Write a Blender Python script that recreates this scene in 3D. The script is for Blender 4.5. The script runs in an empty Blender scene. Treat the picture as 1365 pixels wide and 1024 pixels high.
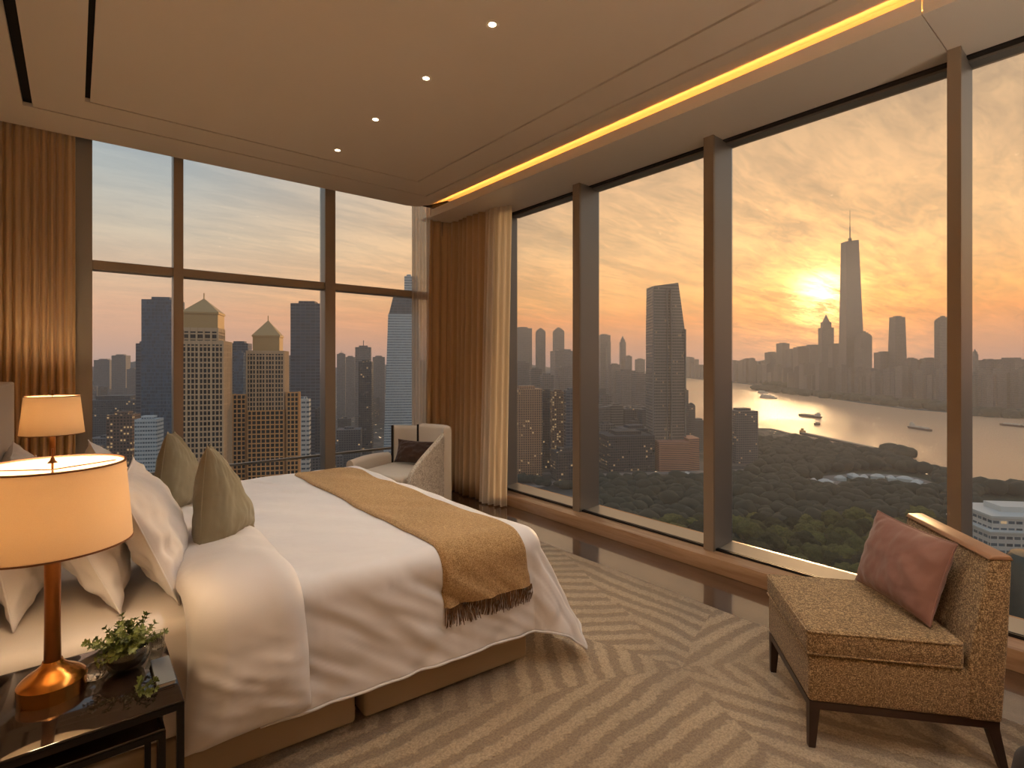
import bpy, bmesh, math, random
from mathutils import Vector, Matrix, noise
C = bpy.context.scene
COL = C.collection
PI = math.pi
R = math.radians

# ------------------------------------------------------------------ camera
F = 712.5                      # focal length in pixels of the 1365 wide frame
YAW = R(39.27)
EYE = 1.6
cam = bpy.data.cameras.new('camera')
cam.sensor_width = 36.0
cam.lens = 36.0 * F / 1365.0
cam.shift_y = -27.0 / 1365.0
cam.clip_start = 0.05
cam.clip_end = 20000
camo = bpy.data.objects.new('camera', cam)
COL.objects.link(camo)
camo.location = (0, 0, EYE)
camo.rotation_euler = (PI / 2, 0, -YAW)
C.camera = camo
C.view_settings.view_transform = 'Standard'
C.view_settings.look = 'None'
C.view_settings.gamma = 1
C.view_settings.use_curve_mapping = False
C.view_settings.exposure = 0.32
cy = C.cycles
cy.max_bounces = 10
cy.diffuse_bounces = 5
cy.glossy_bounces = 4
cy.transparent_max_bounces = 24
cy.volume_bounces = 2
cy.sample_clamp_indirect = 6
cy.blur_glossy = 1.0
cy.caustics_reflective = False
cy.caustics_refractive = False
cy.use_denoising = True

def ray(u, v):
    k = u - 682.5
    return Vector((math.sin(YAW) * F + math.cos(YAW) * k, math.cos(YAW) * F - math.sin(YAW) * k, 485.0 - v))

H = 150.0                      # eye height above the river city
GZ = EYE - H
def ground(u, v):
    d = ray(u, v)
    t = H / -d.z
    return Vector((d.x * t, d.y * t))

# ------------------------------------------------------------------ node helpers
class NT:
    def __init__(s, tree):
        s.t = tree
    def n(s, kind, **kw):
        nd = s.t.nodes.new(kind)
        for k, v in kw.items():
            setattr(nd, k, v)
        return nd
    def l(s, a, b):
        s.t.links.new(a, b)
    def val(s, sock, v):
        if isinstance(v, bpy.types.NodeSocket):
            s.l(v, sock)
        else:
            if sock.type == 'RGBA' and len(v) == 3:
                v = (*v, 1)
            sock.default_value = v
    def math(s, op, a, b=0.0, c=None, clamp=False):
        nd = s.n('ShaderNodeMath', operation=op, use_clamp=clamp)
        s.val(nd.inputs[0], a)
        s.val(nd.inputs[1], b)
        if c is not None:
            s.val(nd.inputs[2], c)
        return nd.outputs[0]
    def vmath(s, op, a, b=None, out=0):
        nd = s.n('ShaderNodeVectorMath', operation=op)
        s.val(nd.inputs[0], a)
        if b is not None:
            if op == 'SCALE':
                s.val(nd.inputs[3], b)
            else:
                s.val(nd.inputs[1], b)
        return nd.outputs[out]
    def mix(s, f, a, b, mode='MIX'):
        nd = s.n('ShaderNodeMix', data_type='RGBA', blend_type=mode)
        s.val(nd.inputs[0], f)
        s.val(nd.inputs[6], a)
        s.val(nd.inputs[7], b)
        return nd.outputs[2]
    def ramp(s, f, pts, interp='LINEAR'):
        nd = s.n('ShaderNodeValToRGB')
        cr = nd.color_ramp
        cr.interpolation = interp
        while len(cr.elements) > 1:
            cr.elements.remove(cr.elements[0])
        for i, (p, c) in enumerate(pts):
            if isinstance(c, (int, float)):
                c = (c, c, c)
            e = cr.elements[0] if i == 0 else cr.elements.new(p)
            e.position = p
            e.color = (*c, 1)
        s.l(f, nd.inputs[0])
        return nd.outputs[0]
    def noise(s, vec, scale, detail=2, rough=0.5, dist=0.0, out=0):
        nd = s.n('ShaderNodeTexNoise')
        s.l(vec, nd.inputs['Vector'])
        nd.inputs['Scale'].default_value = scale
        nd.inputs['Detail'].default_value = detail
        nd.inputs['Roughness'].default_value = rough
        nd.inputs['Distortion'].default_value = dist
        return nd.outputs[out]
    def mapping(s, vec, scale=(1, 1, 1), rot=(0, 0, 0), loc=(0, 0, 0)):
        nd = s.n('ShaderNodeMapping')
        s.l(vec, nd.inputs[0])
        nd.inputs['Scale'].default_value = scale
        nd.inputs['Rotation'].default_value = rot
        nd.inputs['Location'].default_value = loc
        return nd.outputs[0]
    def bump(s, h, strength, dist, normal=None):
        nd = s.n('ShaderNodeBump')
        nd.inputs['Strength'].default_value = strength
        nd.inputs['Distance'].default_value = dist
        s.l(h, nd.inputs['Height'])
        if normal:
            s.l(normal, nd.inputs['Normal'])
        return nd.outputs[0]

def srgb(r, g, b):
    def f(c):
        c /= 255.0
        return c / 12.92 if c <= 0.04045 else ((c + 0.055) / 1.055) ** 2.4
    return (f(r), f(g), f(b))

def new_mat(name):
    m = bpy.data.materials.new(name)
    m.use_nodes = True
    m.node_tree.nodes.clear()
    N = NT(m.node_tree)
    out = N.n('ShaderNodeOutputMaterial')
    return m, N, out

def principled(N, out, col, rough=0.5, metal=0.0, spec=0.5, normal=None, sheen=0.0, trans=0.0, sub=None, coat=0.0):
    p = N.n('ShaderNodeBsdfPrincipled')
    N.val(p.inputs['Base Color'], col)
    N.val(p.inputs['Roughness'], rough)
    N.val(p.inputs['Metallic'], metal)
    p.inputs['Specular IOR Level'].default_value = spec
    p.inputs['Sheen Weight'].default_value = sheen
    p.inputs['Transmission Weight'].default_value = trans
    p.inputs['Coat Weight'].default_value = coat
    if normal:
        N.l(normal, p.inputs['Normal'])
    if out:
        N.l(p.outputs[0], out.inputs[0])
    return p

def objco(N):
    return N.n('ShaderNodeTexCoord').outputs['Object']

def simple(name, col, rough=0.5, metal=0.0, spec=0.5, noise_scale=0, var=0.12, bump=0.0, bscale=200, sheen=0.0, coat=0.0):
    m, N, out = new_mat(name)
    co = objco(N)
    c = (*col, 1)
    if noise_scale:
        f = N.noise(co, noise_scale, 4)
        c = N.mix(f, tuple(x * (1 - var) for x in col), tuple(min(1, x * (1 + var)) for x in col))
    nm = None
    if bump:
        nm = N.bump(N.noise(co, bscale, 3), bump, 0.01)
    principled(N, out, c, rough, metal, spec, nm, sheen, coat=coat)
    return m

# ------------------------------------------------------------------ world: hazy sunset sky
SUNPX = (1096, 392)
SD = ray(*SUNPX).normalized()
w = bpy.data.worlds.new('world')
C.world = w
w.use_nodes = True
w.node_tree.nodes.clear()
N = NT(w.node_tree)
out = N.n('ShaderNodeOutputWorld')
bg = N.n('ShaderNodeBackground')
N.l(bg.outputs[0], out.inputs[0])
tc = N.n('ShaderNodeTexCoord').outputs['Generated']
dirn = N.vmath('NORMALIZE', tc)
sep = N.n('ShaderNodeSeparateXYZ')
N.l(dirn, sep.inputs[0])
z = N.math('MAXIMUM', sep.outputs[2], 0.0)
dot = N.vmath('DOT_PRODUCT', dirn, tuple(SD), out=1)
dot0 = N.math('MAXIMUM', dot, 0.0)
blue = N.ramp(z, [(0.0, srgb(186, 156, 144)), (0.05, srgb(212, 168, 142)), (0.09, srgb(222, 178, 148)), (0.13, srgb(216, 186, 158)), (0.20, srgb(200, 192, 176)), (0.28, srgb(172, 184, 186)), (0.36, srgb(150, 172, 186)), (0.6, srgb(150, 166, 182)), (1.0, srgb(150, 160, 176))])
gold = N.ramp(z, [(0.0, srgb(172, 136, 124)), (0.045, srgb(204, 144, 110)), (0.08, srgb(234, 154, 92)), (0.11, srgb(246, 176, 102)), (0.2, srgb(236, 190, 136)), (0.3, srgb(212, 176, 136)), (0.38, srgb(190, 162, 130)), (0.46, srgb(172, 152, 128)), (1.0, srgb(150, 152, 158))])
hd = N.n('ShaderNodeVectorMath', operation='DOT_PRODUCT')
N.l(dirn, hd.inputs[0])
hv = Vector((SD.x, SD.y, 0)).normalized()
hd.inputs[1].default_value = tuple(hv)
side = N.ramp(hd.outputs['Value'], [(0.0, 0.0), (0.45, 0.12), (0.72, 0.62), (0.9, 1.0)])
col = N.mix(side, blue, gold)
# streaky clouds on a plane far above
zz = N.math('ADD', z, 0.10)
inv = N.math('DIVIDE', 1.0, zz)
proj = N.vmath('SCALE', dirn, inv)
pm = N.mapping(proj, scale=(0.55, 1.9, 0.0), rot=(0, 0, R(-62)))
n1 = N.noise(pm, 1.7, 7, 0.62, 0.6)
pm2 = N.mapping(proj, scale=(1.2, 3.6, 0.0), rot=(0, 0, R(-70)), loc=(4, 2, 0))
n2 = N.noise(pm2, 3.4, 7, 0.7, 0.9)
cl = N.math('ADD', N.math('MULTIPLY', n1, 0.62), N.math('MULTIPLY', n2, 0.38))
clc = N.ramp(cl, [(0.40, 0.0), (0.5, 0.45), (0.60, 1.0)])
shade = N.mix(clc, (0.66, 0.66, 0.70), (1.26, 1.14, 1.02))
amt = N.ramp(z, [(0.0, 0.0), (0.05, 0.25), (0.12, 0.8), (1.0, 0.9)])
near = N.math('MULTIPLY', amt, N.math('ADD', N.math('MULTIPLY', side, 0.6), 0.4))
col = N.mix(near, col, N.mix(1.0, col, shade, 'MULTIPLY'))
g1 = N.math('POWER', dot0, 1900.0)
g2 = N.math('POWER', dot0, 130.0)
g3 = N.math('POWER', dot0, 22.0)
cw = N.math('ADD', 0.12, N.math('MULTIPLY', clc, 1.15))
def scaled(c, f):
    return N.mix(1.0, N.mix(1.0, c, c, 'MIX'), N.n('ShaderNodeCombineColor').outputs[0], 'MULTIPLY') if False else N.vmath('SCALE', c, f)
def colnode(c):
    nd = N.n('ShaderNodeRGB')
    nd.outputs[0].default_value = (*c, 1)
    return nd.outputs[0]
glow = N.vmath('SCALE', colnode((1.0, 0.60, 0.22)), N.math('MULTIPLY', N.math('MULTIPLY', g1, 6.0), cw))
glow = N.vmath('ADD', glow, N.vmath('SCALE', colnode((1.0, 0.42, 0.07)), N.math('MULTIPLY', N.math('MULTIPLY', g2, 0.7), cw)))
glow = N.vmath('ADD', glow, N.vmath('SCALE', colnode((1.0, 0.46, 0.12)), N.math('MULTIPLY', g3, 0.10)))
tot = N.vmath('ADD', col, glow)
N.l(tot, bg.inputs[0])
bg.inputs[1].default_value = 0.9

# low sun veiled by the haze
sl = bpy.data.lights.new('sun', 'SUN')
sl.energy = 2.2
sl.angle = R(10)
sl.color = (1.0, 0.62, 0.30)
so = bpy.data.objects.new('sun', sl)
COL.objects.link(so)
so.rotation_euler = (-SD).to_track_quat('-Z', 'Y').to_euler()

# ------------------------------------------------------------------ mesh builder
def link(o, parent=None):
    COL.objects.link(o)
    if parent is not None:
        o.parent = parent
    return o

class MB:
    def __init__(s):
        s.v = []; s.f = []; s.uv = []; s.m = []
        s.mi = 0
    def add(s, vs, fs, uvs=None):
        o = len(s.v)
        s.v += [tuple(p) for p in vs]
        for i, f in enumerate(fs):
            s.f.append([k + o for k in f])
            s.uv.append(uvs[i] if uvs else [(0, 0)] * len(f))
            s.m.append(s.mi)
    def box(s, x0, x1, y0, y1, z0, z1):
        s.add([(x0, y0, z0), (x1, y0, z0), (x1, y1, z0), (x0, y1, z0), (x0, y0, z1), (x1, y0, z1), (x1, y1, z1), (x0, y1, z1)],
              [(0, 3, 2, 1), (4, 5, 6, 7), (0, 1, 5, 4), (1, 2, 6, 5), (2, 3, 7, 6), (3, 0, 4, 7)])
    def prism(s, poly, z0, z1, top=None, ztops=None):
        """vertical-walled (or tapering) block with wall UVs in metres"""
        top = top or poly
        n = len(poly)
        zt = ztops or [z1] * n
        vs = [(p[0], p[1], z0) for p in poly] + [(top[i][0], top[i][1], zt[i]) for i in range(n)]
        fs = []; us = []
        d = 0.0
        for i in range(n):
            j = (i + 1) % n
            e = math.dist(poly[i], poly[j])
            fs.append((i, j, n + j, n + i))
            us.append([(d, z0), (d + e, z0), (d + e, zt[j]), (d, zt[i])])
            d += math.ceil(e)
        fs.append(tuple(range(n, 2 * n))); us.append([(0, 0)] * n)
        fs.append(tuple(range(n - 1, -1, -1))); us.append([(0, 0)] * n)
        s.add(vs, fs, us)
    def rbox(s, x0, x1, y0, y1, z0, z1, r, seg=3, mat=None):
        bm = bmesh.new()
        bmesh.ops.create_cube(bm, size=1)
        for v in bm.verts:
            v.co = Vector(((x0 + x1) / 2 + v.co.x * (x1 - x0), (y0 + y1) / 2 + v.co.y * (y1 - y0), (z0 + z1) / 2 + v.co.z * (z1 - z0)))
        bmesh.ops.bevel(bm, geom=bm.edges[:], offset=r, segments=seg, profile=0.5, affect='EDGES')
        s.bm(bm, mat)
    def extrude_poly(s, pts, axis_from, axis_to, r=0.0, seg=2, mat=None):
        """pts in the (x,z) plane, extruded along y"""
        bm = bmesh.new()
        a = [bm.verts.new((p[0], axis_from, p[1])) for p in pts]
        b = [bm.verts.new((p[0], axis_to, p[1])) for p in pts]
        n = len(pts)
        bm.faces.new(a); bm.faces.new(b[::-1])
        for i in range(n):
            j = (i + 1) % n
            bm.faces.new((a[j], a[i], b[i], b[j]))
        bmesh.ops.recalc_face_normals(bm, faces=bm.faces)
        if r:
            bmesh.ops.bevel(bm, geom=bm.edges[:], offset=r, segments=seg, profile=0.5, affect='EDGES')
        s.bm(bm, mat)
    def bm(s, bm, mat=None):
        bm.verts.index_update()
        vs = [(mat @ v.co) if mat else v.co.copy() for v in bm.verts]
        s.add(vs, [[v.index for v in f.verts] for f in bm.faces])
        bm.free()
    def grid(s, fn, nu, nv, close_u=False, close_v=False):
        o = len(s.v)
        for i in range(nu):
            for j in range(nv):
                s.v.append(tuple(fn(i, j)))
        for i in range(nu if close_u else nu - 1):
            for j in range(nv if close_v else nv - 1):
                i2 = (i + 1) % nu; j2 = (j + 1) % nv
                s.f.append([o + i * nv + j, o + i2 * nv + j, o + i2 * nv + j2, o + i * nv + j2])
                s.uv.append([(i / nu, j / nv)] * 4)
                s.m.append(s.mi)
    def lathe(s, prof, cx=0, cy_=0, n=48, cap=True):
        o = len(s.v)
        m = len(prof)
        s.grid(lambda i, j: (cx + prof[j][0] * math.cos(2 * PI * i / n), cy_ + prof[j][0] * math.sin(2 * PI * i / n), prof[j][1]), n, m, close_u=True)
        if cap:
            for j in (0, m - 1):
                if prof[j][0] > 1e-5:
                    s.f.append([o + i * m + j for i in (range(n) if j else range(n - 1, -1, -1))])
                    s.uv.append([(0, 0)] * n); s.m.append(s.mi)
    def tube(s, pts, r, n=8, closed=False):
        pts = [Vector(p) for p in pts]
        rr = r if isinstance(r, (list, tuple)) else [r] * len(pts)
        fr = []
        up = Vector((0, 0, 1))
        for k, p in enumerate(pts):
            if closed:
                t = pts[(k + 1) % len(pts)] - pts[k - 1]
            else:
                t = pts[min(k + 1, len(pts) - 1)] - pts[max(k - 1, 0)]
            t.normalize()
            a = t.cross(up)
            if a.length < 1e-3:
                a = t.cross(Vector((1, 0, 0)))
            a.normalize()
            fr.append((a, a.cross(t).normalized()))
        o = len(s.v)
        s.grid(lambda i, j: pts[i] + (fr[i][0] * math.cos(2 * PI * j / n) + fr[i][1] * math.sin(2 * PI * j / n)) * rr[i], len(pts), n, close_u=closed, close_v=True)
        if not closed:
            for base, rev in ((o, True), (o + (len(pts) - 1) * n, False)):
                idx = [base + j for j in range(n)]
                s.f.append(idx if rev else idx[::-1]); s.uv.append([(0, 0)] * n); s.m.append(s.mi)
    def build(s, name, mat, parent=None, smooth=False, angle=40, uv=False, recalc=True):
        me = bpy.data.meshes.new(name)
        me.from_pydata(s.v, [], s.f)
        if uv:
            l = me.uv_layers.new(name='UVMap')
            k = 0
            flat = []
            for q in s.uv:
                for c in q:
                    flat += [c[0], c[1]]
            l.data.foreach_set('uv', flat)
        mats = mat if isinstance(mat, (list, tuple)) else [mat]
        for mm in mats:
            me.materials.append(mm)
        me.polygons.foreach_set('material_index', s.m)
        if recalc and not uv:
            b = bmesh.new(); b.from_mesh(me)
            bmesh.ops.recalc_face_normals(b, faces=b.faces)
            b.to_mesh(me); b.free()
        me.polygons.foreach_set('use_smooth', [bool(smooth)] * len(me.polygons))
        if smooth and angle < 180:
            try:
                me.set_sharp_from_angle(angle=R(angle))
            except Exception:
                pass
        me.update()
        o = bpy.data.objects.new(name, me)
        return link(o, parent)

def tag(o, label=None, cat=None, group=None, kind=None):
    if label: o['label'] = label
    if cat: o['category'] = cat
    if group: o['group'] = group
    if kind: o['kind'] = kind
    return o

def empty(name, loc=(0, 0, 0), rz=0.0, label=None, cat=None, group=None, kind=None, rot=None):
    o = bpy.data.objects.new(name, None)
    o.empty_display_size = 0.1
    link(o)
    o.location = loc
    o.rotation_euler = rot if rot else (0, 0, rz)
    return tag(o, label, cat, group, kind)

def struct(name, mb, mat, **kw):
    o = mb.build(name, mat, **kw)
    o['kind'] = 'structure'
    return o

def sstep(a, b, x):
    t = max(0.0, min(1.0, (x - a) / (b - a)))
    return t * t * (3 - 2 * t)

def nz(x, y, z=0.0):
    return noise.noise(Vector((x, y, z)))

# ------------------------------------------------------------------ materials
M = {}
M['ceiling'] = simple('ceiling_paint', srgb(226, 210, 190), 0.85, noise_scale=3, var=0.02)
M['groove'] = simple('groove_dark', srgb(30, 22, 16), 0.9)
M['wall'] = simple('wall_panel', srgb(198, 178, 154), 0.7, noise_scale=5, var=0.04)
M['bulkhead'] = simple('bulkhead_paint', srgb(238, 228, 214), 0.30, spec=0.5)
M['alu'] = simple('mullion_metal', srgb(150, 146, 140), 0.38, 0.55, noise_scale=2, var=0.05)
M['bronze'] = simple('mullion_bronze', srgb(150, 134, 116), 0.45, 0.25, noise_scale=2, var=0.06)
M['track'] = simple('track_black', srgb(30, 26, 24), 0.4, 0.3)
M['ledge'] = simple('ledge_metal', srgb(200, 186, 165), 0.25, 0.4)
M['black'] = simple('black_metal', srgb(22, 18, 16), 0.35, 0.5)
M['darkwood'] = simple('dark_wood', srgb(48, 30, 22), 0.4, noise_scale=12, var=0.3)

def m_marble_floor():
    m, N, out = new_mat('polished_floor')
    co = objco(N)
    a = N.noise(N.mapping(co, scale=(3.0, 0.5, 1)), 1.6, 6, 0.6, 1.2)
    c = N.ramp(a, [(0.3, srgb(58, 40, 28)), (0.5, srgb(92, 66, 46)), (0.62, srgb(70, 50, 38)), (0.75, srgb(108, 82, 60))])
    rr = N.ramp(N.noise(co, 3, 4), [(0.3, 0.13), (0.7, 0.26)])
    principled(N, out, c, rr, 0, 1.0, coat=1.0)
    return m
M['floor'] = m_marble_floor()

def m_sillwood():
    m, N, out = new_mat('sill_wood')
    co = objco(N)
    a = N.noise(N.mapping(co, scale=(8, 0.6, 8)), 2.5, 6, 0.6, 0.4)
    c = N.ramp(a, [(0.3, srgb(158, 120, 86)), (0.55, srgb(186, 148, 112)), (0.75, srgb(170, 132, 98))])
    principled(N, out, c, 0.24, 0, 0.6)
    return m
M['sill'] = m_sillwood()

def m_carpet():
    m, N, out = new_mat('carpet_wool')
    co = objco(N)
    wob = N.noise(co, 1.3, 2, out=1)
    wv = N.vmath('SCALE', N.vmath('SUBTRACT', wob, (0.5, 0.5, 0.5)), 0.16)
    p = N.vmath('ADD', co, wv)
    vor = N.n('ShaderNodeTexVoronoi', feature='F1')
    N.l(N.vmath('MULTIPLY', p, (1, 1, 0)), vor.inputs['Vector'])
    vor.inputs['Scale'].default_value = 0.85
    sc = N.n('ShaderNodeSeparateColor')
    N.l(vor.outputs['Color'], sc.inputs[0])
    ang = N.math('MULTIPLY', N.math('SNAP', sc.outputs[0], 0.25), PI)
    # carved lines fan out in sectors around one hub, beyond it they change direction field by field
    sp = N.n('ShaderNodeSeparateXYZ')
    N.l(p, sp.inputs[0])
    hx = N.math('SUBTRACT', sp.outputs[0], 2.46); hy = N.math('SUBTRACT', sp.outputs[1], 1.58)
    th = N.math('ADD', N.math('DIVIDE', N.math('ARCTAN2', hy, hx), 2 * PI), 0.5)
    sec = N.ramp(th, [(0.0, .5), (0.17, .12), (0.30, .88), (0.42, .5), (0.56, 0.0), (0.68, .30), (0.80, .80), (0.93, .5)], 'CONSTANT')
    rad = N.math('SQRT', N.math('ADD', N.math('MULTIPLY', hx, hx), N.math('MULTIPLY', hy, hy)))
    far_ = N.math('GREATER_THAN', rad, 2.2)
    ang = N.math('ADD', N.math('MULTIPLY', ang, far_), N.math('MULTIPLY', N.math('MULTIPLY', sec, PI), N.math('SUBTRACT', 1.0, far_)))
    d = N.math('ADD', N.math('MULTIPLY', sp.outputs[0], N.math('COSINE', ang)), N.math('MULTIPLY', sp.outputs[1], N.math('SINE', ang)))
    st = N.math('SINE', N.math('MULTIPLY', d, 54.0))
    rag = N.noise(co, 26, 4, 0.7)
    st2 = N.math('ADD', st, N.math('MULTIPLY', N.math('SUBTRACT', rag, 0.5), 3.6))
    f = N.ramp(N.math('MULTIPLY_ADD', st2, 0.5, 0.5), [(0.28, 0.0), (0.62, 1.0)])
    big = N.noise(co, 1.6, 3)
    f = N.math('MULTIPLY', f, N.ramp(big, [(0.34, 0.55), (0.55, 1.0)]))
    base = N.mix(f, srgb(148, 126, 100), srgb(192, 168, 136))
    fine = N.noise(co, 105, 5, 0.9)
    tuft = N.ramp(fine, [(0.42, 0.0), (0.56, 1.0)])
    c = N.mix(N.math('MULTIPLY', N.math('SUBTRACT', 1.0, tuft), 0.62), base, srgb(96, 78, 62))
    h = N.math('ADD', N.math('MULTIPLY', f, 0.9), N.math('MULTIPLY', fine, 1.1))
    principled(N, out, c, 0.95, 0, 0.1, N.bump(h, 0.9, 0.008), sheen=0.25)
    return m
M['carpet'] = m_carpet()

def m_cloth(name, col, weave=900, bump=0.15, wr=0.0, sheen=0.1, rough=0.8, var=0.05, wscale=7.0):
    m, N, out = new_mat(name)
    co = objco(N)
    n = N.noise(co, weave, 2)
    c = N.mix(n, tuple(x * (1 - var) for x in col), tuple(min(1.0, x * (1 + var)) for x in col))
    nm = N.bump(n, bump, 0.002)
    if wr:
        a = N.noise(N.mapping(co, scale=(1, 1, 0.5), rot=(0, 0, 0.6)), wscale, 2, 0.5, 0.35)
        nm = N.bump(a, wr, 0.05, nm)
    principled(N, out, c, rough, 0, 0.25, nm, sheen=sheen)
    return m
M['white'] = m_cloth('white_cotton', srgb(216, 212, 212), wr=0.24, rough=0.45, wscale=5.0)
M['sheet'] = m_cloth('white_sheet', srgb(214, 206, 200), wr=0.06, rough=0.7)
M['base'] = m_cloth('bed_base_linen', srgb(152, 132, 106), weave=500, bump=0.3, rough=0.9)
M['head'] = m_cloth('headboard_fabric', srgb(206, 196, 186), weave=300, bump=0.3, rough=0.9)
M['sage'] = m_cloth('sage_velvet', srgb(132, 125, 104), weave=700, bump=0.25, wr=0.15, rough=0.75, sheen=0.15, wscale=10)
M['mauve'] = m_cloth('mauve_velvet', srgb(132, 94, 82), weave=700, bump=0.2, wr=0.2, rough=0.6, sheen=0.3, wscale=9)
M['brownvelvet'] = m_cloth('brown_velvet', srgb(62, 40, 28), weave=700, bump=0.2, wr=0.25, rough=0.6, sheen=0.4, wscale=12)
M['cream'] = m_cloth('cream_upholstery', srgb(216, 204, 188), weave=600, bump=0.2, rough=0.85)
M['curtain'] = m_cloth('bronze_curtain', srgb(198, 166, 126), weave=800, bump=0.1, rough=0.7, sheen=0.3)
M['piping'] = m_cloth('dark_piping', srgb(44, 34, 28))

def m_tweed(name, dark, mid, light, scale=170, bump=0.9):
    m, N, out = new_mat(name)
    co = objco(N)
    n = N.noise(co, scale, 3, 0.7)
    n2 = N.noise(co, scale * 0.33, 3, 0.6)
    f = N.math('ADD', N.math('MULTIPLY', n, 0.75), N.math('MULTIPLY', n2, 0.25))
    c = N.ramp(f, [(0.34, dark), (0.5, mid), (0.62, light)])
    principled(N, out, c, 0.92, 0, 0.15, N.bump(f, bump, 0.008), sheen=0.2)
    return m
M['boucle'] = m_tweed('boucle_gold', srgb(56, 38, 22), srgb(130, 104, 72), srgb(206, 176, 132), scale=200, bump=.8)
M['tweed'] = m_tweed('cream_tweed', srgb(150, 136, 118), srgb(220, 208, 190), srgb(248, 242, 228), 110, 0.6)
M['throw'] = m_tweed('camel_throw', srgb(120, 90, 56), srgb(176, 140, 94), srgb(212, 180, 132), 240, 1.0)
M['fringe'] = m_cloth('brown_fringe', srgb(92, 62, 34), weave=300, bump=0.2)

def m_sheer():
    m, N, out = new_mat('sheer_voile')
    co = objco(N)
    d = N.n('ShaderNodeBsdfDiffuse'); d.inputs[0].default_value = (*srgb(246, 234, 214), 1)
    t = N.n('ShaderNodeBsdfTranslucent'); t.inputs[0].default_value = (*srgb(248, 234, 212), 1)
    a = N.n('ShaderNodeMixShader'); a.inputs[0].default_value = 0.62
    N.l(d.outputs[0], a.inputs[1]); N.l(t.outputs[0], a.inputs[2])
    tr = N.n('ShaderNodeBsdfTransparent')
    b = N.n('ShaderNodeMixShader')
    N.val(b.inputs[0], N.ramp(N.noise(N.mapping(co, scale=(1, 1, 0.02)), 40, 2), [(0.3, 0.72), (0.7, 0.93)]))
    N.l(tr.outputs[0], b.inputs[1]); N.l(a.outputs[0], b.inputs[2])
    N.l(b.outputs[0], out.inputs[0])
    return m
M['sheer'] = m_sheer()

def m_glass(name, tint=(1, 1, 1), refl=1.0):
    m, N, out = new_mat(name)
    tr = N.n('ShaderNodeBsdfTransparent'); tr.inputs[0].default_value = (*tint, 1)
    gl = N.n('ShaderNodeBsdfGlossy'); gl.inputs['Roughness'].default_value = 0.0
    lw = N.n('ShaderNodeFresnel'); lw.inputs[0].default_value = 1.25
    mx = N.n('ShaderNodeMixShader')
    N.val(mx.inputs[0], N.math('MULTIPLY', lw.outputs[0], refl))
    N.l(tr.outputs[0], mx.inputs[1]); N.l(gl.outputs[0], mx.inputs[2])
    N.l(mx.outputs[0], out.inputs[0])
    return m
M['glass'] = m_glass('window_glass', (0.985, 0.99, 0.985), 0.55)

def m_shade(name, strength):
    # translucent fabric shade lit by the bulb inside it
    m, N, out = new_mat(name)
    co = objco(N)
    n = N.noise(co, 500, 2)
    c = N.mix(n, srgb(240, 222, 198), srgb(250, 236, 214))
    d = N.n('ShaderNodeBsdfDiffuse'); N.val(d.inputs[0], c)
    t = N.n('ShaderNodeBsdfTranslucent'); N.val(t.inputs[0], c)
    a = N.n('ShaderNodeMixShader'); a.inputs[0].default_value = 0.45
    N.l(d.outputs[0], a.inputs[1]); N.l(t.outputs[0], a.inputs[2])
    N.l(a.outputs[0], out.inputs[0])
    return m
M['shade'] = m_shade('shade_fabric', 1.0)
M['rim'] = simple('shade_rim', srgb(110, 70, 40), 0.6)
M['brass'] = simple('aged_brass', srgb(188, 128, 62), 0.22, 1.0, noise_scale=8, var=0.2)
def emit(name, col, s):
    m, N, out = new_mat(name)
    e = N.n('ShaderNodeEmission')
    e.inputs[0].default_value = (*col, 1); e.inputs[1].default_value = s
    N.l(e.outputs[0], out.inputs[0])
    return m
M['led'] = emit('led_warm', (1.0, 0.44, 0.10), 22.0)
M['bulb'] = emit('bulb_warm', (1.0, 0.60, 0.25), 30.0)
M['spotlens'] = emit('downlight_lens', (1.0, 0.80, 0.52), 14.0)

# ------------------------------------------------------------------ room shell
XG, YG = 4.18, 6.00            # glass planes
ZC, YC = 3.49, 5.74            # ceiling height and its edge at the far window
BB = 3.41                      # underside of bulkhead
XB = 3.40                      # inner face of bulkhead
YB = -2.6                      # wall behind the camera
XL = -0.50                     # headboard wall

mb = MB(); mb.box(XL, XG + .1, YB, YG + .1, -0.12, 0.0)
struct('floor', mb, M['floor'])
mb = MB(); mb.rbox(XL + .02, 3.225, YB + .02, 5.25, -0.004, 0.012, 0.004, 2)
tag(mb.build('carpet', M['carpet'], smooth=True), 'tan wool carpet with carved lines running in crossing directions, under bed and chair', 'carpet')
mb = MB(); mb.box(XL - .12, XL, YB, YG + .1, 0, 4.0)
struct('wall_left', mb, M['wall'])
mb = MB(); mb.box(XL - .12, XG + .1, YB - .12, YB, 0, 4.0)
struct('wall_back', mb, M['wall'])
# pier in the corner behind the curtains
mb = MB(); mb.box(3.55, XG + .1, YG - .06, YG + .1, 0, 3.9)
struct('wall_front', mb, M['wall'])
mb = MB(); mb.box(XG - .10, XG + .1, 5.13, YG - .06, 0, 3.9)
struct('wall_right', mb, M['wall'])

# ceiling: three nested panels with shadow gaps between them
mb = MB()
g = 0.020
xi0, xi1, yi = 0.085, 2.745, 4.91
xo0, xo1, yo = -0.24, 3.055, 5.27
mb.box(xi0, xi1, YB, yi, ZC, ZC + .03)
mb.box(xo0, xi0 - .030, YB, yo, ZC, ZC + .03)
mb.box(xi0 - .030, xi1 + g, yi + g, yo, ZC, ZC + .03)
mb.box(xi1 + g, xo1, YB, yo, ZC, ZC + .03)
mb.box(XL, xo0 - .055, YB, YC, ZC, ZC + .03)
mb.box(xo0 - .055, xo1 + g, yo + g, YC, ZC, ZC + .03)
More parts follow.
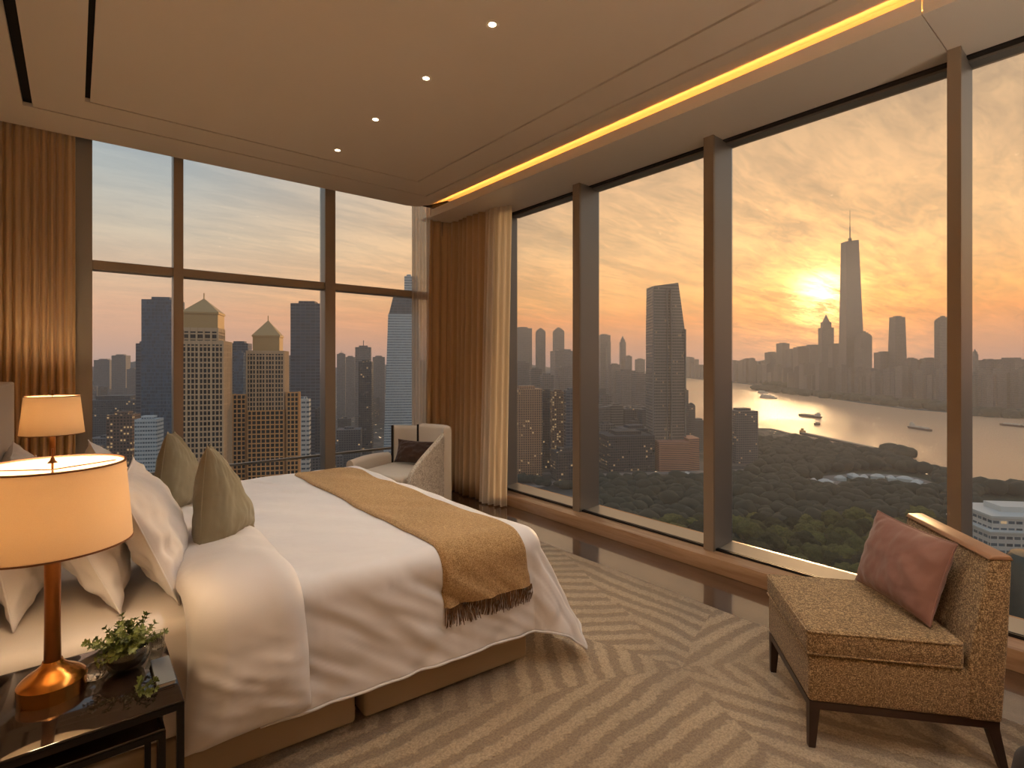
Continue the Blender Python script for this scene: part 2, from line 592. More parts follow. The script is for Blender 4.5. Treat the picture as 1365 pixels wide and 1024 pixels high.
# sloping cove surface and slot
mb.extrude_poly([(xo1 + g, ZC), (3.20, ZC + .012), (3.34, ZC + .045), (3.50, ZC + .11), (3.60, ZC + .15), (3.70, ZC + .15), (3.70, ZC + .18), (xo1 + g, ZC + .18)], YB, YC)
struct('ceiling', mb, M['ceiling'])
mb = MB(); mb.box(XL, xo1 + g - .002, YB, YC - .005, ZC + .055, ZC + .09)
struct('trim_1', mb, M['groove'])
# roof over the curtain pocket
mb = MB(); mb.box(XL, XG + .1, YC - .02, YG + .1, 3.80, 3.9); mb.box(XL, 3.9, YC - .04, YC - .004, ZC + .03, 3.8)
struct('trim_2', mb, M['groove'])
# bulkhead with cove lip
mb = MB()
for (a, b) in ((YB, .797), (.803, 5.98)):
    mb.box(XB, XG - .02, a, b, BB, BB + .02)
    mb.box(XB, XB + .02, a, min(b, YC - .006), BB + .02, ZC + .01)
mb.box(XB + .02, XG - .02, .79, .81, BB + .012, BB + .03)
struct('trim_3', mb, M['bulkhead'])
mb = MB(); mb.box(3.56, XG + .1, YB, YG, ZC + .17, ZC + .3); mb.box(XG, XG + .1, YB, 5.1, BB, ZC + .2)
struct('trim_4', mb, M['ceiling'])
mb = MB(); mb.box(XB + .035, XB + .055, YB + .05, YC - .12, BB + .03, BB + .042)
led = mb.build('cove_light_strip', M['led'])
tag(led, 'glowing amber light strip recessed along the ceiling beside the tall windows', 'light strip')

# skirting step with sill along the right windows
mb = MB()
mb.rbox(3.78, XG + .1, YB, 5.12, 0.0, 0.115, 0.004, 2)
struct('baseboard_right', mb, M['sill'], smooth=True)
mb = MB(); mb.box(XL, 3.5, YG - .06, YG + .1, 0, .10)
struct('baseboard_front', mb, M['sill'])

# ---- window 1: far wall
w1 = empty('window_1', (0, YG, 0), kind='structure')
def wpart(root, name, mb, mat, **kw):
    o = mb.build(name, mat, root, **kw)
    o.matrix_parent_inverse = Matrix.Translation(-Vector(root.location))
    return o
fins = [(-.02, .116), (.712, .79), (2.132, 2.245), (3.62, 3.70)]
for i, (a, b) in enumerate(fins):
    mb = MB()
    if i == 0:
        mb.box(a, b, 5.86, 6.02, 0.1, 3.8)
        mb.box(.03, .055, 5.845, 5.87, 0.1, 2.78)
        wpart(w1, 'jamb', mb, M['alu'])
    else:
        mb.box(a, b, 5.85, 5.875, 0.1, 3.8)
        mb.mi = 1
        mb.box(a + .004, b - .02, 5.875, 6.03, 0.1, 3.8)
        wpart(w1, 'mullion', mb, [M['bronze'], M['alu']])
mb = MB(); mb.box(-.5, -.42, 5.86, 6.02, .1, 3.8)
wpart(w1, 'jamb', mb, M['alu'])
for (a, b) in ((.116, .712), (.79, 2.132), (2.245, 3.62)):
    mb = MB(); mb.rbox(a, b, 5.87, 6.02, 2.42, 2.50, .006, 2)
    wpart(w1, 'transom', mb, M['bronze'])
    for (z0, z1) in ((.1, 2.43), (2.49, 3.8)):
        mb = MB(); mb.box(a - .002, b + .002, YG + .0, YG + .012, z0, z1)
        wpart(w1, 'pane', mb, M['glass'])
mb = MB(); mb.box(-.42, -.02, YG, YG + .012, .1, 3.8)
wpart(w1, 'pane', mb, M['glass'])
mb = MB(); mb.box(-.45, 3.6, 6.12, 6.15, .535, .56)
for x in (.75, 2.19, 3.5):
    mb.box(x - .012, x + .012, 6.12, 6.15, .0, .56)
wpart(w1, 'guard_rail', mb, M['alu'])

# ---- window 2: right wall
w2 = empty('window_2', (XG, 0, 0), kind='structure')
ms = [(5.04, 5.13), (3.71, 3.80), (2.26, 2.345), (.737, .80), (-.72, -.64), (-2.2, -2.12)]
for i, (a, b) in enumerate(ms):
    mb = MB()
    mb.box(3.90, 3.925, a, b, .115, BB)
    mb.mi = 1
    mb.box(3.925, XG + .02, a + .003, b - .012, .115, BB)
    wpart(w2, 'mullion' if i else 'jamb', mb, [M['bronze'], M['alu']])
for k in range(len(ms) - 1):
    a, b = ms[k + 1][1], ms[k][0]
    mb = MB(); mb.box(XG, XG + .012, a, b, .13, BB)
    wpart(w2, 'pane', mb, M['glass'])
    mb = MB(); mb.add([(3.985, a, .125), (XG, a, .125), (XG, a, .14), (3.985, b, .125), (XG, b, .125), (XG, b, .14)], [(0, 2, 1), (3, 4, 5), (0, 1, 4, 3), (1, 2, 5, 4), (2, 0, 3, 5)])
    mb.box(3.985, XG, a, b, .113, .125)
    wpart(w2, 'ledge', mb, M['ledge'])
    mb = MB(); mb.box(4.10, XG + .01, a, b, BB - .028, BB)
    wpart(w2, 'head_frame', mb, M['alu'])
mb = MB(); mb.box(3.94, 3.985, YB, 5.04, .113, .124)
for q in range(2):
    mb.box(3.945 + q * .02, 3.955 + q * .02, YB, 5.04, .124, .132)
wpart(w2, 'track', mb, M['track'])
mb = MB(); mb.box(4.05, 4.10, YB, 5.04, BB - .012, BB)
wpart(w2, 'head_track', mb, M['track'])

# ------------------------------------------------------------------ downlights
for i, y in enumerate((2.375, 3.10, 3.87, 4.64, 1.60, .85, .10, -.65, -1.40)):  # the last five are out of view, added to brighten the interior
    t = empty('downlight', (1.80, y, ZC), label=['small round recessed ceiling spot, the one nearest the camera', 'small round recessed ceiling spot, second from the camera', 'small round recessed ceiling spot, third from the camera', 'small round recessed ceiling spot, the one nearest the far window', 'unseen recessed ceiling spot added as fill light for the room'][min(i, 4)], cat='ceiling light', group='recessed spots in the ceiling')
    mb = MB(); mb.lathe([(.020, .0), (.036, -.004), (.040, -.002), (.040, .0), (.030, .012)], n=32, cap=False)
    mb.build('trim_ring', M['ceiling'], t, smooth=True)
    mb = MB(); mb.lathe([(.0, -.001), (.018, -.001), (.022, .0), (.022, .004), (0, .004)], n=24, cap=False)
    mb.build('lens', M['spotlens'], t, smooth=True)
    l = bpy.data.lights.new('spot', 'SPOT'); l.energy = 42; l.color = (1, .90, .76); l.spot_size = R(95); l.spot_blend = .8; l.shadow_soft_size = .03
    o = bpy.data.objects.new('spot', l); link(o, t); o.location = (0, 0, -.02)

# ------------------------------------------------------------------ curtains
def curtain(name, pts, z0, z1, mat, folds, amp, seed, lean=(0, 0), label='', cat='curtain', group=None, thick=.006, gather=0.0):
    """pts: plan polyline; folds: pleats over its length"""
    rnd = random.Random(seed)
    P = [Vector(p) for p in pts]
    L = [0]
    for a, b in zip(P, P[1:]):
        L.append(L[-1] + (b - a).length)
    tot = L[-1]
    nU = int(folds * 14)
    ph = [rnd.uniform(-.35, .35) for _ in range(int(folds) + 3)]
    am = [rnd.uniform(.6, 1.25) for _ in range(int(folds) + 3)]
    def at(sv):
        for k in range(len(P) - 1):
            if sv <= L[k + 1] or k == len(P) - 2:
                f = (sv - L[k]) / (L[k + 1] - L[k])
                p = P[k].lerp(P[k + 1], f)
                t = (P[k + 1] - P[k]).normalized()
                return p, Vector((t.y, -t.x))
    nV = 14
    mb = MB()
    def fn(i, j):
        f = i / (nU - 1)
        zf = j / (nV - 1)
        c = f * folds
        k = int(c); fr = c - k
        a = am[k] * (1 - fr) + am[k + 1] * fr
        p_ = ph[k] * (1 - fr) + ph[k + 1] * fr
        p, nn = at(f * tot)
        s_ = math.sin(2 * PI * c + p_)
        s_ = math.copysign(abs(s_) ** .75, s_)
        wob = .35 * nz(f * folds * .7, zf * 1.6, seed) * (1 - zf)
        off = amp * a * (s_ + wob) * (.55 + .45 * (1 - zf) if z0 < 1 else 1)
        lx = lean[0] * zf; ly = lean[1] * zf
        return (p.x + nn.x * off + lx, p.y + nn.y * off + ly, z0 + (z1 - z0) * zf)
    mb.grid(fn, nU, nV)
    o = mb.build(name, mat, smooth=True, angle=180)
    if thick > .002:
        sm = o.modifiers.new('s', 'SOLIDIFY'); sm.thickness = thick; sm.offset = 0
    tag(o, label, cat, group)
    return o
curtain('curtain', [(-.48, 5.80), (.0, 5.80)], .02, 3.78, M['curtain'], 9, .035, 3, label='heavy bronze curtain hanging behind the bedside lamp at the headboard end')
curtain('curtain', [(3.36, 5.80), (3.62, 5.77), (3.68, 5.60), (3.66, 5.36), (3.66, 5.14), (3.72, 4.93)], .015, 3.405, M['curtain'], 10, .046, 8, lean=(.08, .06), label='heavy bronze curtain bunched in the corner between both window walls')
curtain('sheer_curtain', [(3.19, 5.84), (3.44, 5.82)], .015, 3.78, M['sheer'], 6, .022, 5, label='thin cream sheer curtain over the edge of the far window, behind the armchair', thick=.001)
curtain('sheer_curtain', [(3.62, 5.00), (3.60, 4.86), (3.70, 4.62)], .015, 3.40, M['sheer'], 5, .032, 6, lean=(.13, .06), label='cream sheer curtain falling to the floor beside the tall river windows', thick=.001)

# ------------------------------------------------------------------ bed
def ynear(x):
    return 2.29 - .085 * x
XF, YFAR, ZT = 1.93, 4.48, .69
bed = empty('bed', (.8, 3.35, 0), label='wide double bed with linen upholstered base, white mattress and pale headboard', cat='bed')
binv = Matrix.Translation(-Vector(bed.location))
def bpart(o):
    o.matrix_parent_inverse = binv
    return o
def qbox(x0, x1, inset, z0, z1, r, seg=4):
    bm = bmesh.new()
    bmesh.ops.create_cube(bm, size=1)
    for v in bm.verts:
        x = x0 if v.co.x < 0 else x1
        y = ynear(x) + inset if v.co.y < 0 else YFAR - inset
        v.co = Vector((x, y, z0 if v.co.z < 0 else z1))
    bmesh.ops.bevel(bm, geom=bm.edges[:], offset=r, segments=seg, profile=.5, affect='EDGES')
    mb = MB(); mb.bm(bm)
    return mb
bpart(qbox(-.29, .955, .04, .025, .215, .018).build('base_section', M['base'], bed, smooth=True))
bpart(qbox(.995, 1.88, .04, .025, .215, .018).build('base_section', M['base'], bed, smooth=True))
mb = MB()
for x in (-.2, 1.8):
    for y in (2.4, 4.3):
        mb = MB(); mb.box(x - .03, x + .03, y - .03, y + .03, .011, .03)
        bpart(mb.build('foot', M['black'], bed))
mb = MB(); mb.box(.9, 1.05, 2.35, 4.3, .03, .2)
bpart(mb.build('centre_rail', M['black'], bed))
bpart(qbox(-.29, 1.87, .03, .215, .655, .05, 5).build('mattress', M['sheet'], bed, smooth=True, angle=80))
mb = MB(); mb.rbox(-.42, -.30, 2.15, 4.66, .02, 1.485, .012, 3)
bpart(mb.build('headboard', M['head'], bed, smooth=True))

def drape(a, b, off, D, flare=.05, rip=.006, RR=.075, p=3.2):
    """bed-shaped surface; a: metres from the head, b: metres across from the near top edge (negative = hanging down the near side)"""
    X1 = XF - RR
    yi = ynear(min(a, XF)) + RR
    W = YFAR - RR - yi
    da = max(0.0, a - X1)
    dbn = max(0.0, -b); dbf = max(0.0, b - W)
    db = dbn if dbn > 0 else dbf
    sy = -1 if dbn > 0 else 1
    x = min(a, X1); y = yi + min(max(b, 0), W)
    d = (da ** p + db ** p) ** (1 / p) if (da > 0 and db > 0) else max(da, db)
    if d <= 0:
        return Vector((x, y, ZT + off))
    hx, hy = da, sy * db
    l = math.hypot(hx, hy); hx /= l; hy /= l
    phi = min(d / RR, PI / 2)
    ex = max(0.0, d - RR * PI / 2)
    s_ = (a - b)
    rr = (RR + off) * math.sin(phi) + (flare + .36 * max(0, hx)) * ex * (1 + 1.0 * abs(hx * hy)) + rip * (ex / D) * (math.sin(s_ * 17) + .6 * math.sin(s_ * 31 + 1))
    zz = ZT - RR + (RR + off) * math.cos(phi) - ex
    return Vector((x + hx * rr, y + hy * rr, zz))

HEM = .20
DR = ZT - HEM + .035
def wrinkle(a, b):
    side = sstep(0.02, .25, -b)
    v = .008 * nz(a * 3, b * 3, 1)
    # diagonal tension folds on the hanging side
    q = nz(a * 7 + b * 9, a * 1.2 - b * 1.2, 4)
    side *= 1 - .6 * sstep(.36, .5, -b)
    v += side * (.020 * q + .015 * nz(a * 14 + b * 20, b * 3 - a * 2, 9))
    v += sstep(XF - .1, XF + .15, a) * .012 * nz(b * 9, a * 3, 7)
    v += (1 - side) * .009 * nz(a * 5 + b * 4, b * 1.5, 12)
    return v
duv = empty('duvet', (1.1, 3.3, .69), label='white cotton duvet spread over the bed, hanging down its sides', cat='duvet')
dinv = Matrix.Translation(-Vector(duv.location))
NA, NB = 190, 230
A0, A1 = .45, XF - .075 + DR + .0
B0, B1 = -DR, 4.48 - 2.1 + .3
mb = MB()
def fn(i, j):
    a = A0 + (A1 - A0) * i / (NA - 1); b = B0 + (B1 - B0) * j / (NB - 1)
    return drape(a, b, .03 + wrinkle(a, b), DR)
mb.grid(fn, NA, NB)
o = mb.build('cover', M['white'], duv, smooth=True, angle=180)
o.matrix_parent_inverse = dinv
sm = o.modifiers.new('s', 'SOLIDIFY'); sm.thickness = .014; sm.offset = -1
# hem piping along the lower edge
mb = MB()
pts = []
for i in range(130):
    a = A0 + .1 + (A1 - A0 - .1) * i / 129
    pts.append(drape(a, B0, .03 + wrinkle(a, B0) + .002, DR))
for j in range(1, 120):
    b = B0 + (2.2 - B0) * j / 119
    pts.append(drape(A1, b, .03 + wrinkle(A1, b) + .002, DR))
mb.tube(pts, .006, 6)
o = mb.build('hem', M['white'], duv, smooth=True, angle=180); o.matrix_parent_inverse = dinv
# the turned-back end: a puffy band lying across the duvet
mb = MB()
NA2, NB2 = 70, 200
def edge(f, k=.10):
    m = min(f, 1 - f) / k
    return math.sqrt(max(0.0, 1 - (1 - min(1, m)) ** 2))
FA0, FA1 = .30, .70
FD = .50
def flap(side):
    def fn(i, j):
        f = i / (NA2 - 1); g_ = j / (NB2 - 1)
        b = -FD + (2.3 + FD) * g_
        wv = .02 * nz(b * 3, 2.2) + (.03 * sstep(-.1, -.5, b))
        a = FA0 + (FA1 - FA0 + wv) * f + .02 * nz(b * 2.5, 7.7)
        low = .035 * math.sin(f * PI * .9 + .2) * 0
        e = edge(f, .30) * edge(g_, .055)
        b2 = b
        if b < -.3:
            b2 = b - (-b - .3) * (.12 * (1 - f) )
        if side:
            hf = sstep(-.05, -.35, b)
            cre = .010 * nz(a * 6, b * 24 + a * 10, 3) * hf + .012 * nz(a * 5, b * 6, 8) + .009 * nz(a * 16 - b * 8, b * 12, 5) * (1 - f) * hf
            off = .045 + (.085 + 1.5 * cre) * e
        else:
            off = .040
        return drape(a, b2, off, DR, flare=.05, rip=.004)
    return fn
mb.grid(flap(True), NA2, NB2)
mb.grid(flap(False), NA2, NB2)
o = mb.build('turned_back_end', M['white'], duv, smooth=True, angle=180); o.matrix_parent_inverse = dinv

# throw
thr = empty('throw_blanket', (1.56, 3.2, .72), label='camel wool throw with a dark fringe laid across the foot of the bed', cat='blanket')
tinv = Matrix.Translation(-Vector(thr.location))
mb = MB()
T0, T1, TD = 1.335, 1.80, .275
def tfn(side):
    def fn(i, j):
        f = i / 49; g_ = j / 139
        b = -TD + (2.08 + TD) * g_
        a = T0 + (T1 - T0) * f + .012 * nz(b * 2, 1) + (.03 * sstep(0, -.3, b) * f)
        w_ = wrinkle(a, b)
        e = edge(f, .05)
        return drape(a, b, .032 + w_ + (.016 * e + .003 if side else 0.0) + .003 * nz(a * 8, b * 5), DR)
    return fn
mb.grid(tfn(True), 50, 140); mb.grid(tfn(False), 50, 140)
o = mb.build('blanket_cloth', M['throw'], thr, smooth=True, angle=180); o.matrix_parent_inverse = tinv
mb = MB()
rnd = random.Random(4)
for k in range(84):
    f = k / 83
    a = T0 + (T1 - T0) * f + .012 * nz(-TD * 2, 1) + .028 * f
    sw = rnd.uniform(-.010, .010); ln = rnd.uniform(.078, .098)
    pts = []
    for q in range(5):
        b = -TD + .004 - ln * q / 4
        pts.append(drape(a + sw * q / 4, b, .046 + wrinkle(a, b) + rnd.uniform(0, .005) * (q > 0), DR))
    mb.tube(pts, [.0030, .0032, .0028, .0024, .0018], 5)
o = mb.build('fringe', M['fringe'], thr, smooth=True, angle=180); o.matrix_parent_inverse = tinv

# ------------------------------------------------------------------ pillows
def pillow_mesh(w_, h_, t_, seed, pinch=.10, ex=2.2, n=44, wr=.010):
    mb = MB()
    def face(sg):
        def fn(i, j):
            u = -1 + 2 * i / (n - 1); v = -1 + 2 * j / (n - 1)
            u_ = math.sin(u * PI / 2) * .35 + u * .65; v_ = math.sin(v * PI / 2) * .35 + v * .65
            x = u_ * w_ / 2 * (1 - pinch * (1 - abs(v_) ** 2.2) * abs(u_) ** 2)
            y = v_ * h_ / 2 * (1 - pinch * (1 - abs(u_) ** 2.2) * abs(v_) ** 2)
            e = max(0.0, (1 - abs(u_) ** ex) * (1 - abs(v_) ** ex))
            th = t_ / 2 * e ** .62
            rim_ = min(1.0, e * 6)
            c1 = abs(nz(u_ * 2.4 + seed, v_ * 2.4, sg)) ** .8
            r_ = wr * (nz(u_ * 3.1 + seed, v_ * 3.1 + seed, sg * 3) - .7 * c1 * (abs(u_) + abs(v_)) + .5 * nz(u_ * 9 + seed, v_ * 4, 5))
            return (x, y, sg * (th + r_ * rim_))
        return fn
    mb.grid(face(1), n, n); mb.grid(face(-1), n, n)
    return mb
def pillow(name, w_, h_, t_, seed, mat, bottom, rot, label, cat, piping=None, pinch=.10, wr=.010, group=None, ex=2.2, extra=None):
    """local: x width, y height, z thickness; bottom: the point its lower edge rests on"""
    root = empty(name, bottom, label=label, cat=cat, group=group)
    Rm = rot
    root.rotation_euler = Rm.to_euler()
    mb = pillow_mesh(w_, h_, t_, seed, pinch, ex, wr=wr)
    mb.v = [(x, y + h_ / 2, z) for x, y, z in mb.v]
    if extra:
        mb.v = [extra(*p) for p in mb.v]
    bm = bmesh.new()
    o = mb.build('pillow_cover', mat, root, smooth=True, angle=180)
    if piping:
        pm_ = MB(); pts = []
        n = 24
        def bd(u, v):
            x = u * w_ / 2 * (1 - pinch * (1 - abs(v) ** 2.2) * abs(u) ** 2)
            y = v * h_ / 2 * (1 - pinch * (1 - abs(u) ** 2.2) * abs(v) ** 2) + h_ / 2
            p = (x, y, 0)
            return extra(*p) if extra else p
        for k in range(n): pts.append(bd(-1 + 2 * k / n, -1))
        for k in range(n): pts.append(bd(1, -1 + 2 * k / n))
        for k in range(n): pts.append(bd(1 - 2 * k / n, 1))
        for k in range(n): pts.append(bd(-1, 1 - 2 * k / n))
        pm_.tube(pts, .0035, 6, closed=True)
        pm_.build('piping', piping, root, smooth=True, angle=180)
    return root
def orient(face, lean, roll=0.0):
    """face: plan angle the front looks at; lean: how far it tips back; local y goes up"""
    f = Vector((math.cos(face), math.sin(face), 0))
    up = (Vector((0, 0, 1)) * math.cos(lean) - f * math.sin(lean)).normalized()
    zax = (f * math.cos(lean) + Vector((0, 0, 1)) * math.sin(lean)).normalized()
    x = up.cross(zax).normalized()
    m = Matrix((x, up, zax)).transposed()
    return m @ Matrix.Rotation(roll, 3, 'Z')
ZB = .668
pillow('pillow', .70, .52, .20, 1, M['white'], (.36, 2.76, ZB), orient(R(-8), R(22)), 'large white pillow leaning behind the sage cushions, beside the near lamp', 'pillow', M['white'], .05, .020)
pillow('pillow', .70, .52, .20, 2, M['white'], (.25, 3.62, ZB), orient(R(2), R(20)), 'large white pillow leaning on the window side of the bed', 'pillow', M['white'], .07, .016)
pillow('pillow', .66, .46, .20, 3, M['white'], (.15, 2.78, ZB), orient(R(-3), R(24)), 'white pillow seen under the near lampshade, between two others', 'pillow', M['white'], .08, .014)
pillow('pillow', .66, .46, .20, 6, M['white'], (.03, 3.66, ZB), orient(R(2), R(24)), 'white pillow in the middle of the window-side row', 'pillow', M['white'], .08, .014)
pillow('pillow', .66, .44, .18, 4, M['white'], (-.12, 2.86, ZB), orient(R(-8), R(12)), 'white pillow resting against the near half of the headboard', 'pillow', M['white'], .08, .014)
pillow('pillow', .72, .50, .18, 5, M['white'], (-.15, 3.80, ZB), orient(R(3), R(12)), 'white pillow against the headboard seen above the near lampshade', 'pillow', M['white'], .05, .014, ex=3)
pillow('cushion', .44, .47, .19, 11, M['sage'], (.56, 2.78, .76), orient(R(-42), R(11), R(2)), 'sage velvet cushion standing on the duvet, nearer of the two', 'cushion', M['sage'], .07, .010, ex=3, extra=lambda x, y, z: (x * (1 - .96 * min(1, max(0, y) / .47) ** 1.4), y, z * (1 + .25 * max(0, 1 - y / .2)) * (1 - .5 * min(1, max(0, y) / .47) ** 2)))
pillow('cushion', .44, .44, .18, 12, M['sage'], (.47, 3.45, .79), orient(R(-40), R(11), R(-2)), 'sage velvet cushion standing on the duvet, further of the two', 'cushion', M['sage'], .07, .010, ex=3, extra=lambda x, y, z: (x * (1 - .96 * min(1, max(0, y) / .47) ** 1.4), y, z * (1 + .25 * max(0, 1 - y / .2)) * (1 - .5 * min(1, max(0, y) / .47) ** 2)))

# ------------------------------------------------------------------ nightstands
def night_table(loc, w_, d_, h_, name, label, group=None):
    t = empty(name, loc, label=label, cat='side table', group=group)
    mb = MB()
    b = .012
    mb.box(0, w_, 0, .022, h_ - .026, h_ - .008); mb.box(0, w_, d_ - .022, d_, h_ - .026, h_ - .008)
    mb.box(0, .022, .022, d_ - .022, h_ - .026, h_ - .008); mb.box(w_ - .022, w_, .022, d_ - .022, h_ - .026, h_ - .008)
    mb.build('frame', M['black'], t)
    mb = MB(); mb.rbox(.001, w_ - .001, .001, d_ - .001, h_ - .0075, h_, .002, 2)
    mb.build('glass_top', M['tabletop'], t, smooth=True)
    for x in (0, w_ - .018):
        for y in (0, d_ - .018):
            mb = MB(); mb.box(x, x + .018, y, y + .018, .012, h_ - .026)
            mb.build('leg', M['black'], t)
    for y in (.002, d_ - .016):
        mb = MB(); mb.box(.018, w_ - .018, y, y + .014, .05, .066)
        mb.build('stretcher', M['black'], t)
    return t
m, N, out = new_mat('smoked_glass_top')
principled(N, out, srgb(30, 22, 17), .06, 0, .9)
M['tabletop'] = m
night_table((-.46, 1.76, 0), .70, .49, .65, 'nightstand', 'black metal nightstand with smoked glass top under the near brass lamp')
night_table((-.38, 1.80, 0), .58, .40, .565, 'nesting_table', 'smaller black nesting table tucked under the near nightstand')
night_table((-.46, 4.98, 0), .66, .49, .65, 'nightstand', 'black nightstand on the window side of the bed, behind the headboard')

def lamp(loc, h0, h1, rb, rt, label, watts, base_r=.078):
    t = empty('table_lamp', loc, label=label, cat='lamp', group='bedside lamps')
    z0 = 0
    mb = MB(); mb.lathe([(0, 0), (base_r, 0), (base_r, .003), (base_r + .002, .042), (base_r - .002, .048), (base_r * .8, .060), (base_r * .52, .074), (.026, .088), (.023, .098), (0, .098)], n=64, cap=False)
    mb.build('base', M['brass'], t, smooth=True, angle=30)
    mb = MB(); mb.lathe([(0, .095), (.020, .095), (.0185, .2), (.0195, h0 + .03), (.010, h0 + .05), (0, h0 + .05)], n=32, cap=False)
    mb.build('stem', M['brassdark'], t, smooth=True, angle=40)
    # shade
    mb = MB(); n = 72
    mb.lathe([(rb, h0), (rt, h1), (rt - .002, h1), (rb - .002, h0), (rb, h0)], n=n, cap=False)
    mb.build('lamp_shade', M['shade'], t, smooth=True, angle=60)
    for rr, zz in ((rb, h0), (rt, h1)):
        mb = MB(); mb.lathe([(rr + .0015, zz - .003), (rr + .0015, zz + .002), (rr - .004, zz + .002), (rr - .004, zz - .003), (rr + .0015, zz - .003)], n=n, cap=False)
        mb.build('shade_rim', M['rim'], t, smooth=True, angle=40)
    mb = MB()
    zf = h1 - .015
    for k in range(3):
        a = 2 * PI * k / 3 + .5
        mb.tube([(0, 0, zf), ((rt - .001) * math.cos(a), (rt - .001) * math.sin(a), zf)], .0018, 6)
    mb.tube([(0, 0, h0 + .04), (0, 0, h1 + .045)], .0028, 8)
    mb.lathe([(0, h1 + .005), (.012, h1 + .005), (.006, h1 + .012), (.004, h1 + .02), (0, h1 + .02)], n=16, cap=False)
    mb.build('finial', M['brassdark'], t, smooth=True)
    mb = MB(); mb.lathe([(0, h0 + .055), (.013, h0 + .06), (.028, h0 + .10), (.024, h0 + .125), (0, h0 + .14)], n=20, cap=False)
    mb.build('bulb', M['bulb'], t, smooth=True)
    l = bpy.data.lights.new('bulb_light', 'POINT'); l.energy = watts; l.color = (1, .70, .40); l.shadow_soft_size = .05
    o = bpy.data.objects.new('bulb_light', l); link(o, t); o.location = (0, 0, (h0 + h1) / 2 + .02)
    return t
M['brassdark'] = simple('dark_brass', srgb(120, 74, 36), .3, .85, noise_scale=10, var=.2)
lamp((-.05, 2.03, .65), .431, .66, .19, .172, 'large brass table lamp with glowing drum shade, closest to the camera', 12)
lamp((-.13, 5.24, .65), .43, .71, .19, .162, 'brass table lamp with tapered shade glowing behind the headboard end', 11)

def fill_lamp(loc, label, watts):  # unseen lamp added behind the camera to lift the room's brightness
    t = empty('fill_lamp', loc, label=label, cat='lamp', group='added fill lamps')
    mb = MB(); mb.lathe([(0, 0), (.15, 0), (.15, .015), (.02, .025), (0, .025)], n=48, cap=False)
    mb.build('base', M['brass'], t, smooth=True, angle=30)
    mb = MB(); mb.tube([(0, 0, .02), (0, 0, 1.55)], .011, 12)
    mb.build('pole', M['brassdark'], t, smooth=True)
    mb = MB(); mb.lathe([(.26, 1.35), (.21, 1.68), (.208, 1.68), (.258, 1.35), (.26, 1.35)], n=64, cap=False)
    mb.build('lamp_shade', M['shade'], t, smooth=True, angle=60)
    mb = MB(); mb.lathe([(0, 1.46), (.03, 1.50), (.025, 1.54), (0, 1.56)], n=20, cap=False)
    mb.build('bulb', M['bulb'], t, smooth=True)
    l = bpy.data.lights.new('bulb_light', 'POINT'); l.energy = watts; l.color = (1, .86, .70); l.shadow_soft_size = .06
    o = bpy.data.objects.new('bulb_light', l); link(o, t); o.location = (0, 0, 1.6)
fill_lamp((.05, -2.1, .012), 'unseen brass fill lamp with drum shade added in the rear corner by the headboard wall', 100)
fill_lamp((2.75, -2.15, .012), 'unseen brass fill lamp with drum shade added in the rear corner by the river window', 100)

# ------------------------------------------------------------------ things on the nightstand
TZ = .6505
m, N, out = new_mat('clear_glass')
g_ = N.n('ShaderNodeBsdfGlass'); g_.inputs['IOR'].default_value = 1.45; g_.inputs['Roughness'].default_value = 0.0
g_.inputs[0].default_value = (.96, .97, .96, 1)
N.l(g_.outputs[0], out.inputs[0])
M['clearglass'] = m
M['soil'] = simple('dark_soil', srgb(30, 24, 18), .95, noise_scale=60, var=.5, bump=.6)
def m_leaf(name, c0, c1):
    m, N, out = new_mat(name)
    co = objco(N)
    f = N.noise(co, 30, 3)
    principled(N, out, N.mix(f, c0, c1), .45, 0, .4)
    return m
M['leaf'] = m_leaf('boxwood_leaf', srgb(48, 62, 28), srgb(120, 132, 66))
def leaf(mb, p, d, up, L, W):
    d = d.normalized(); s_ = d.cross(up)
    if s_.length < 1e-3: s_ = d.cross(Vector((1, 0, 0)))
    s_.normalize(); n_ = s_.cross(d)
    P = [p, p + d * L * .35 + s_ * W * .5 + n_ * W * .12, p + d * L * .72 + s_ * W * .42 + n_ * W * .1, p + d * L, p + d * L * .72 - s_ * W * .42 + n_ * W * .1, p + d * L * .35 - s_ * W * .5 + n_ * W * .12, p + d * L * .5]
    mb.add(P, [(0, 1, 6), (1, 2, 6), (2, 3, 6), (3, 4, 6), (4, 5, 6), (5, 0, 6)])
def sprig(mbl, mbs, p0, d, L, rnd, ln=.017):
    p = Vector(p0); d = Vector(d).normalized()
    pts = [p.copy()]
    n = max(3, int(L / .011))
    for k in range(n):
        d = (d + Vector((rnd.uniform(-.16, .16), rnd.uniform(-.16, .16), rnd.uniform(-.12, .10)))).normalized()
        p = p + d * (L / n)
        pts.append(p.copy())
        a0 = rnd.uniform(0, 6.28)
        for q in range(3 if k < n - 1 else 6):
            a = a0 + q * 2 * PI / (3 if k < n - 1 else 6)
            s1 = d.orthogonal().normalized(); s2 = d.cross(s1)
            dd = s1 * math.cos(a) + s2 * math.sin(a) + d * rnd.uniform(.3, .9)
            leaf(mbl, p, dd, d, rnd.uniform(.7, 1.15) * ln, rnd.uniform(.45, .6) * ln)
    mbs.tube(pts, .0012, 5)
pc = Vector((.125, 2.045, TZ))
pot = empty('potted_plant', pc, label='small leafy green plant in a round glass bowl beside the brass lamp base', cat='plant')
mb = MB(); mb.lathe([(0, .0), (.030, .0), (.048, .012), (.060, .036), (.058, .058), (.052, .07), (.049, .07), (.055, .056), (.056, .038), (.044, .016), (.028, .006), (0, .006)], n=40, cap=False)
mb.build('glass_bowl', M['clearglass'], pot, smooth=True, angle=50)
mb = MB(); mb.lathe([(0, .008), (.026, .008), (.042, .018), (.0525, .038), (.051, .046), (0, .052)], n=32, cap=False)
mb.build('soil', M['soil'], pot, smooth=True)
rnd = random.Random(21)
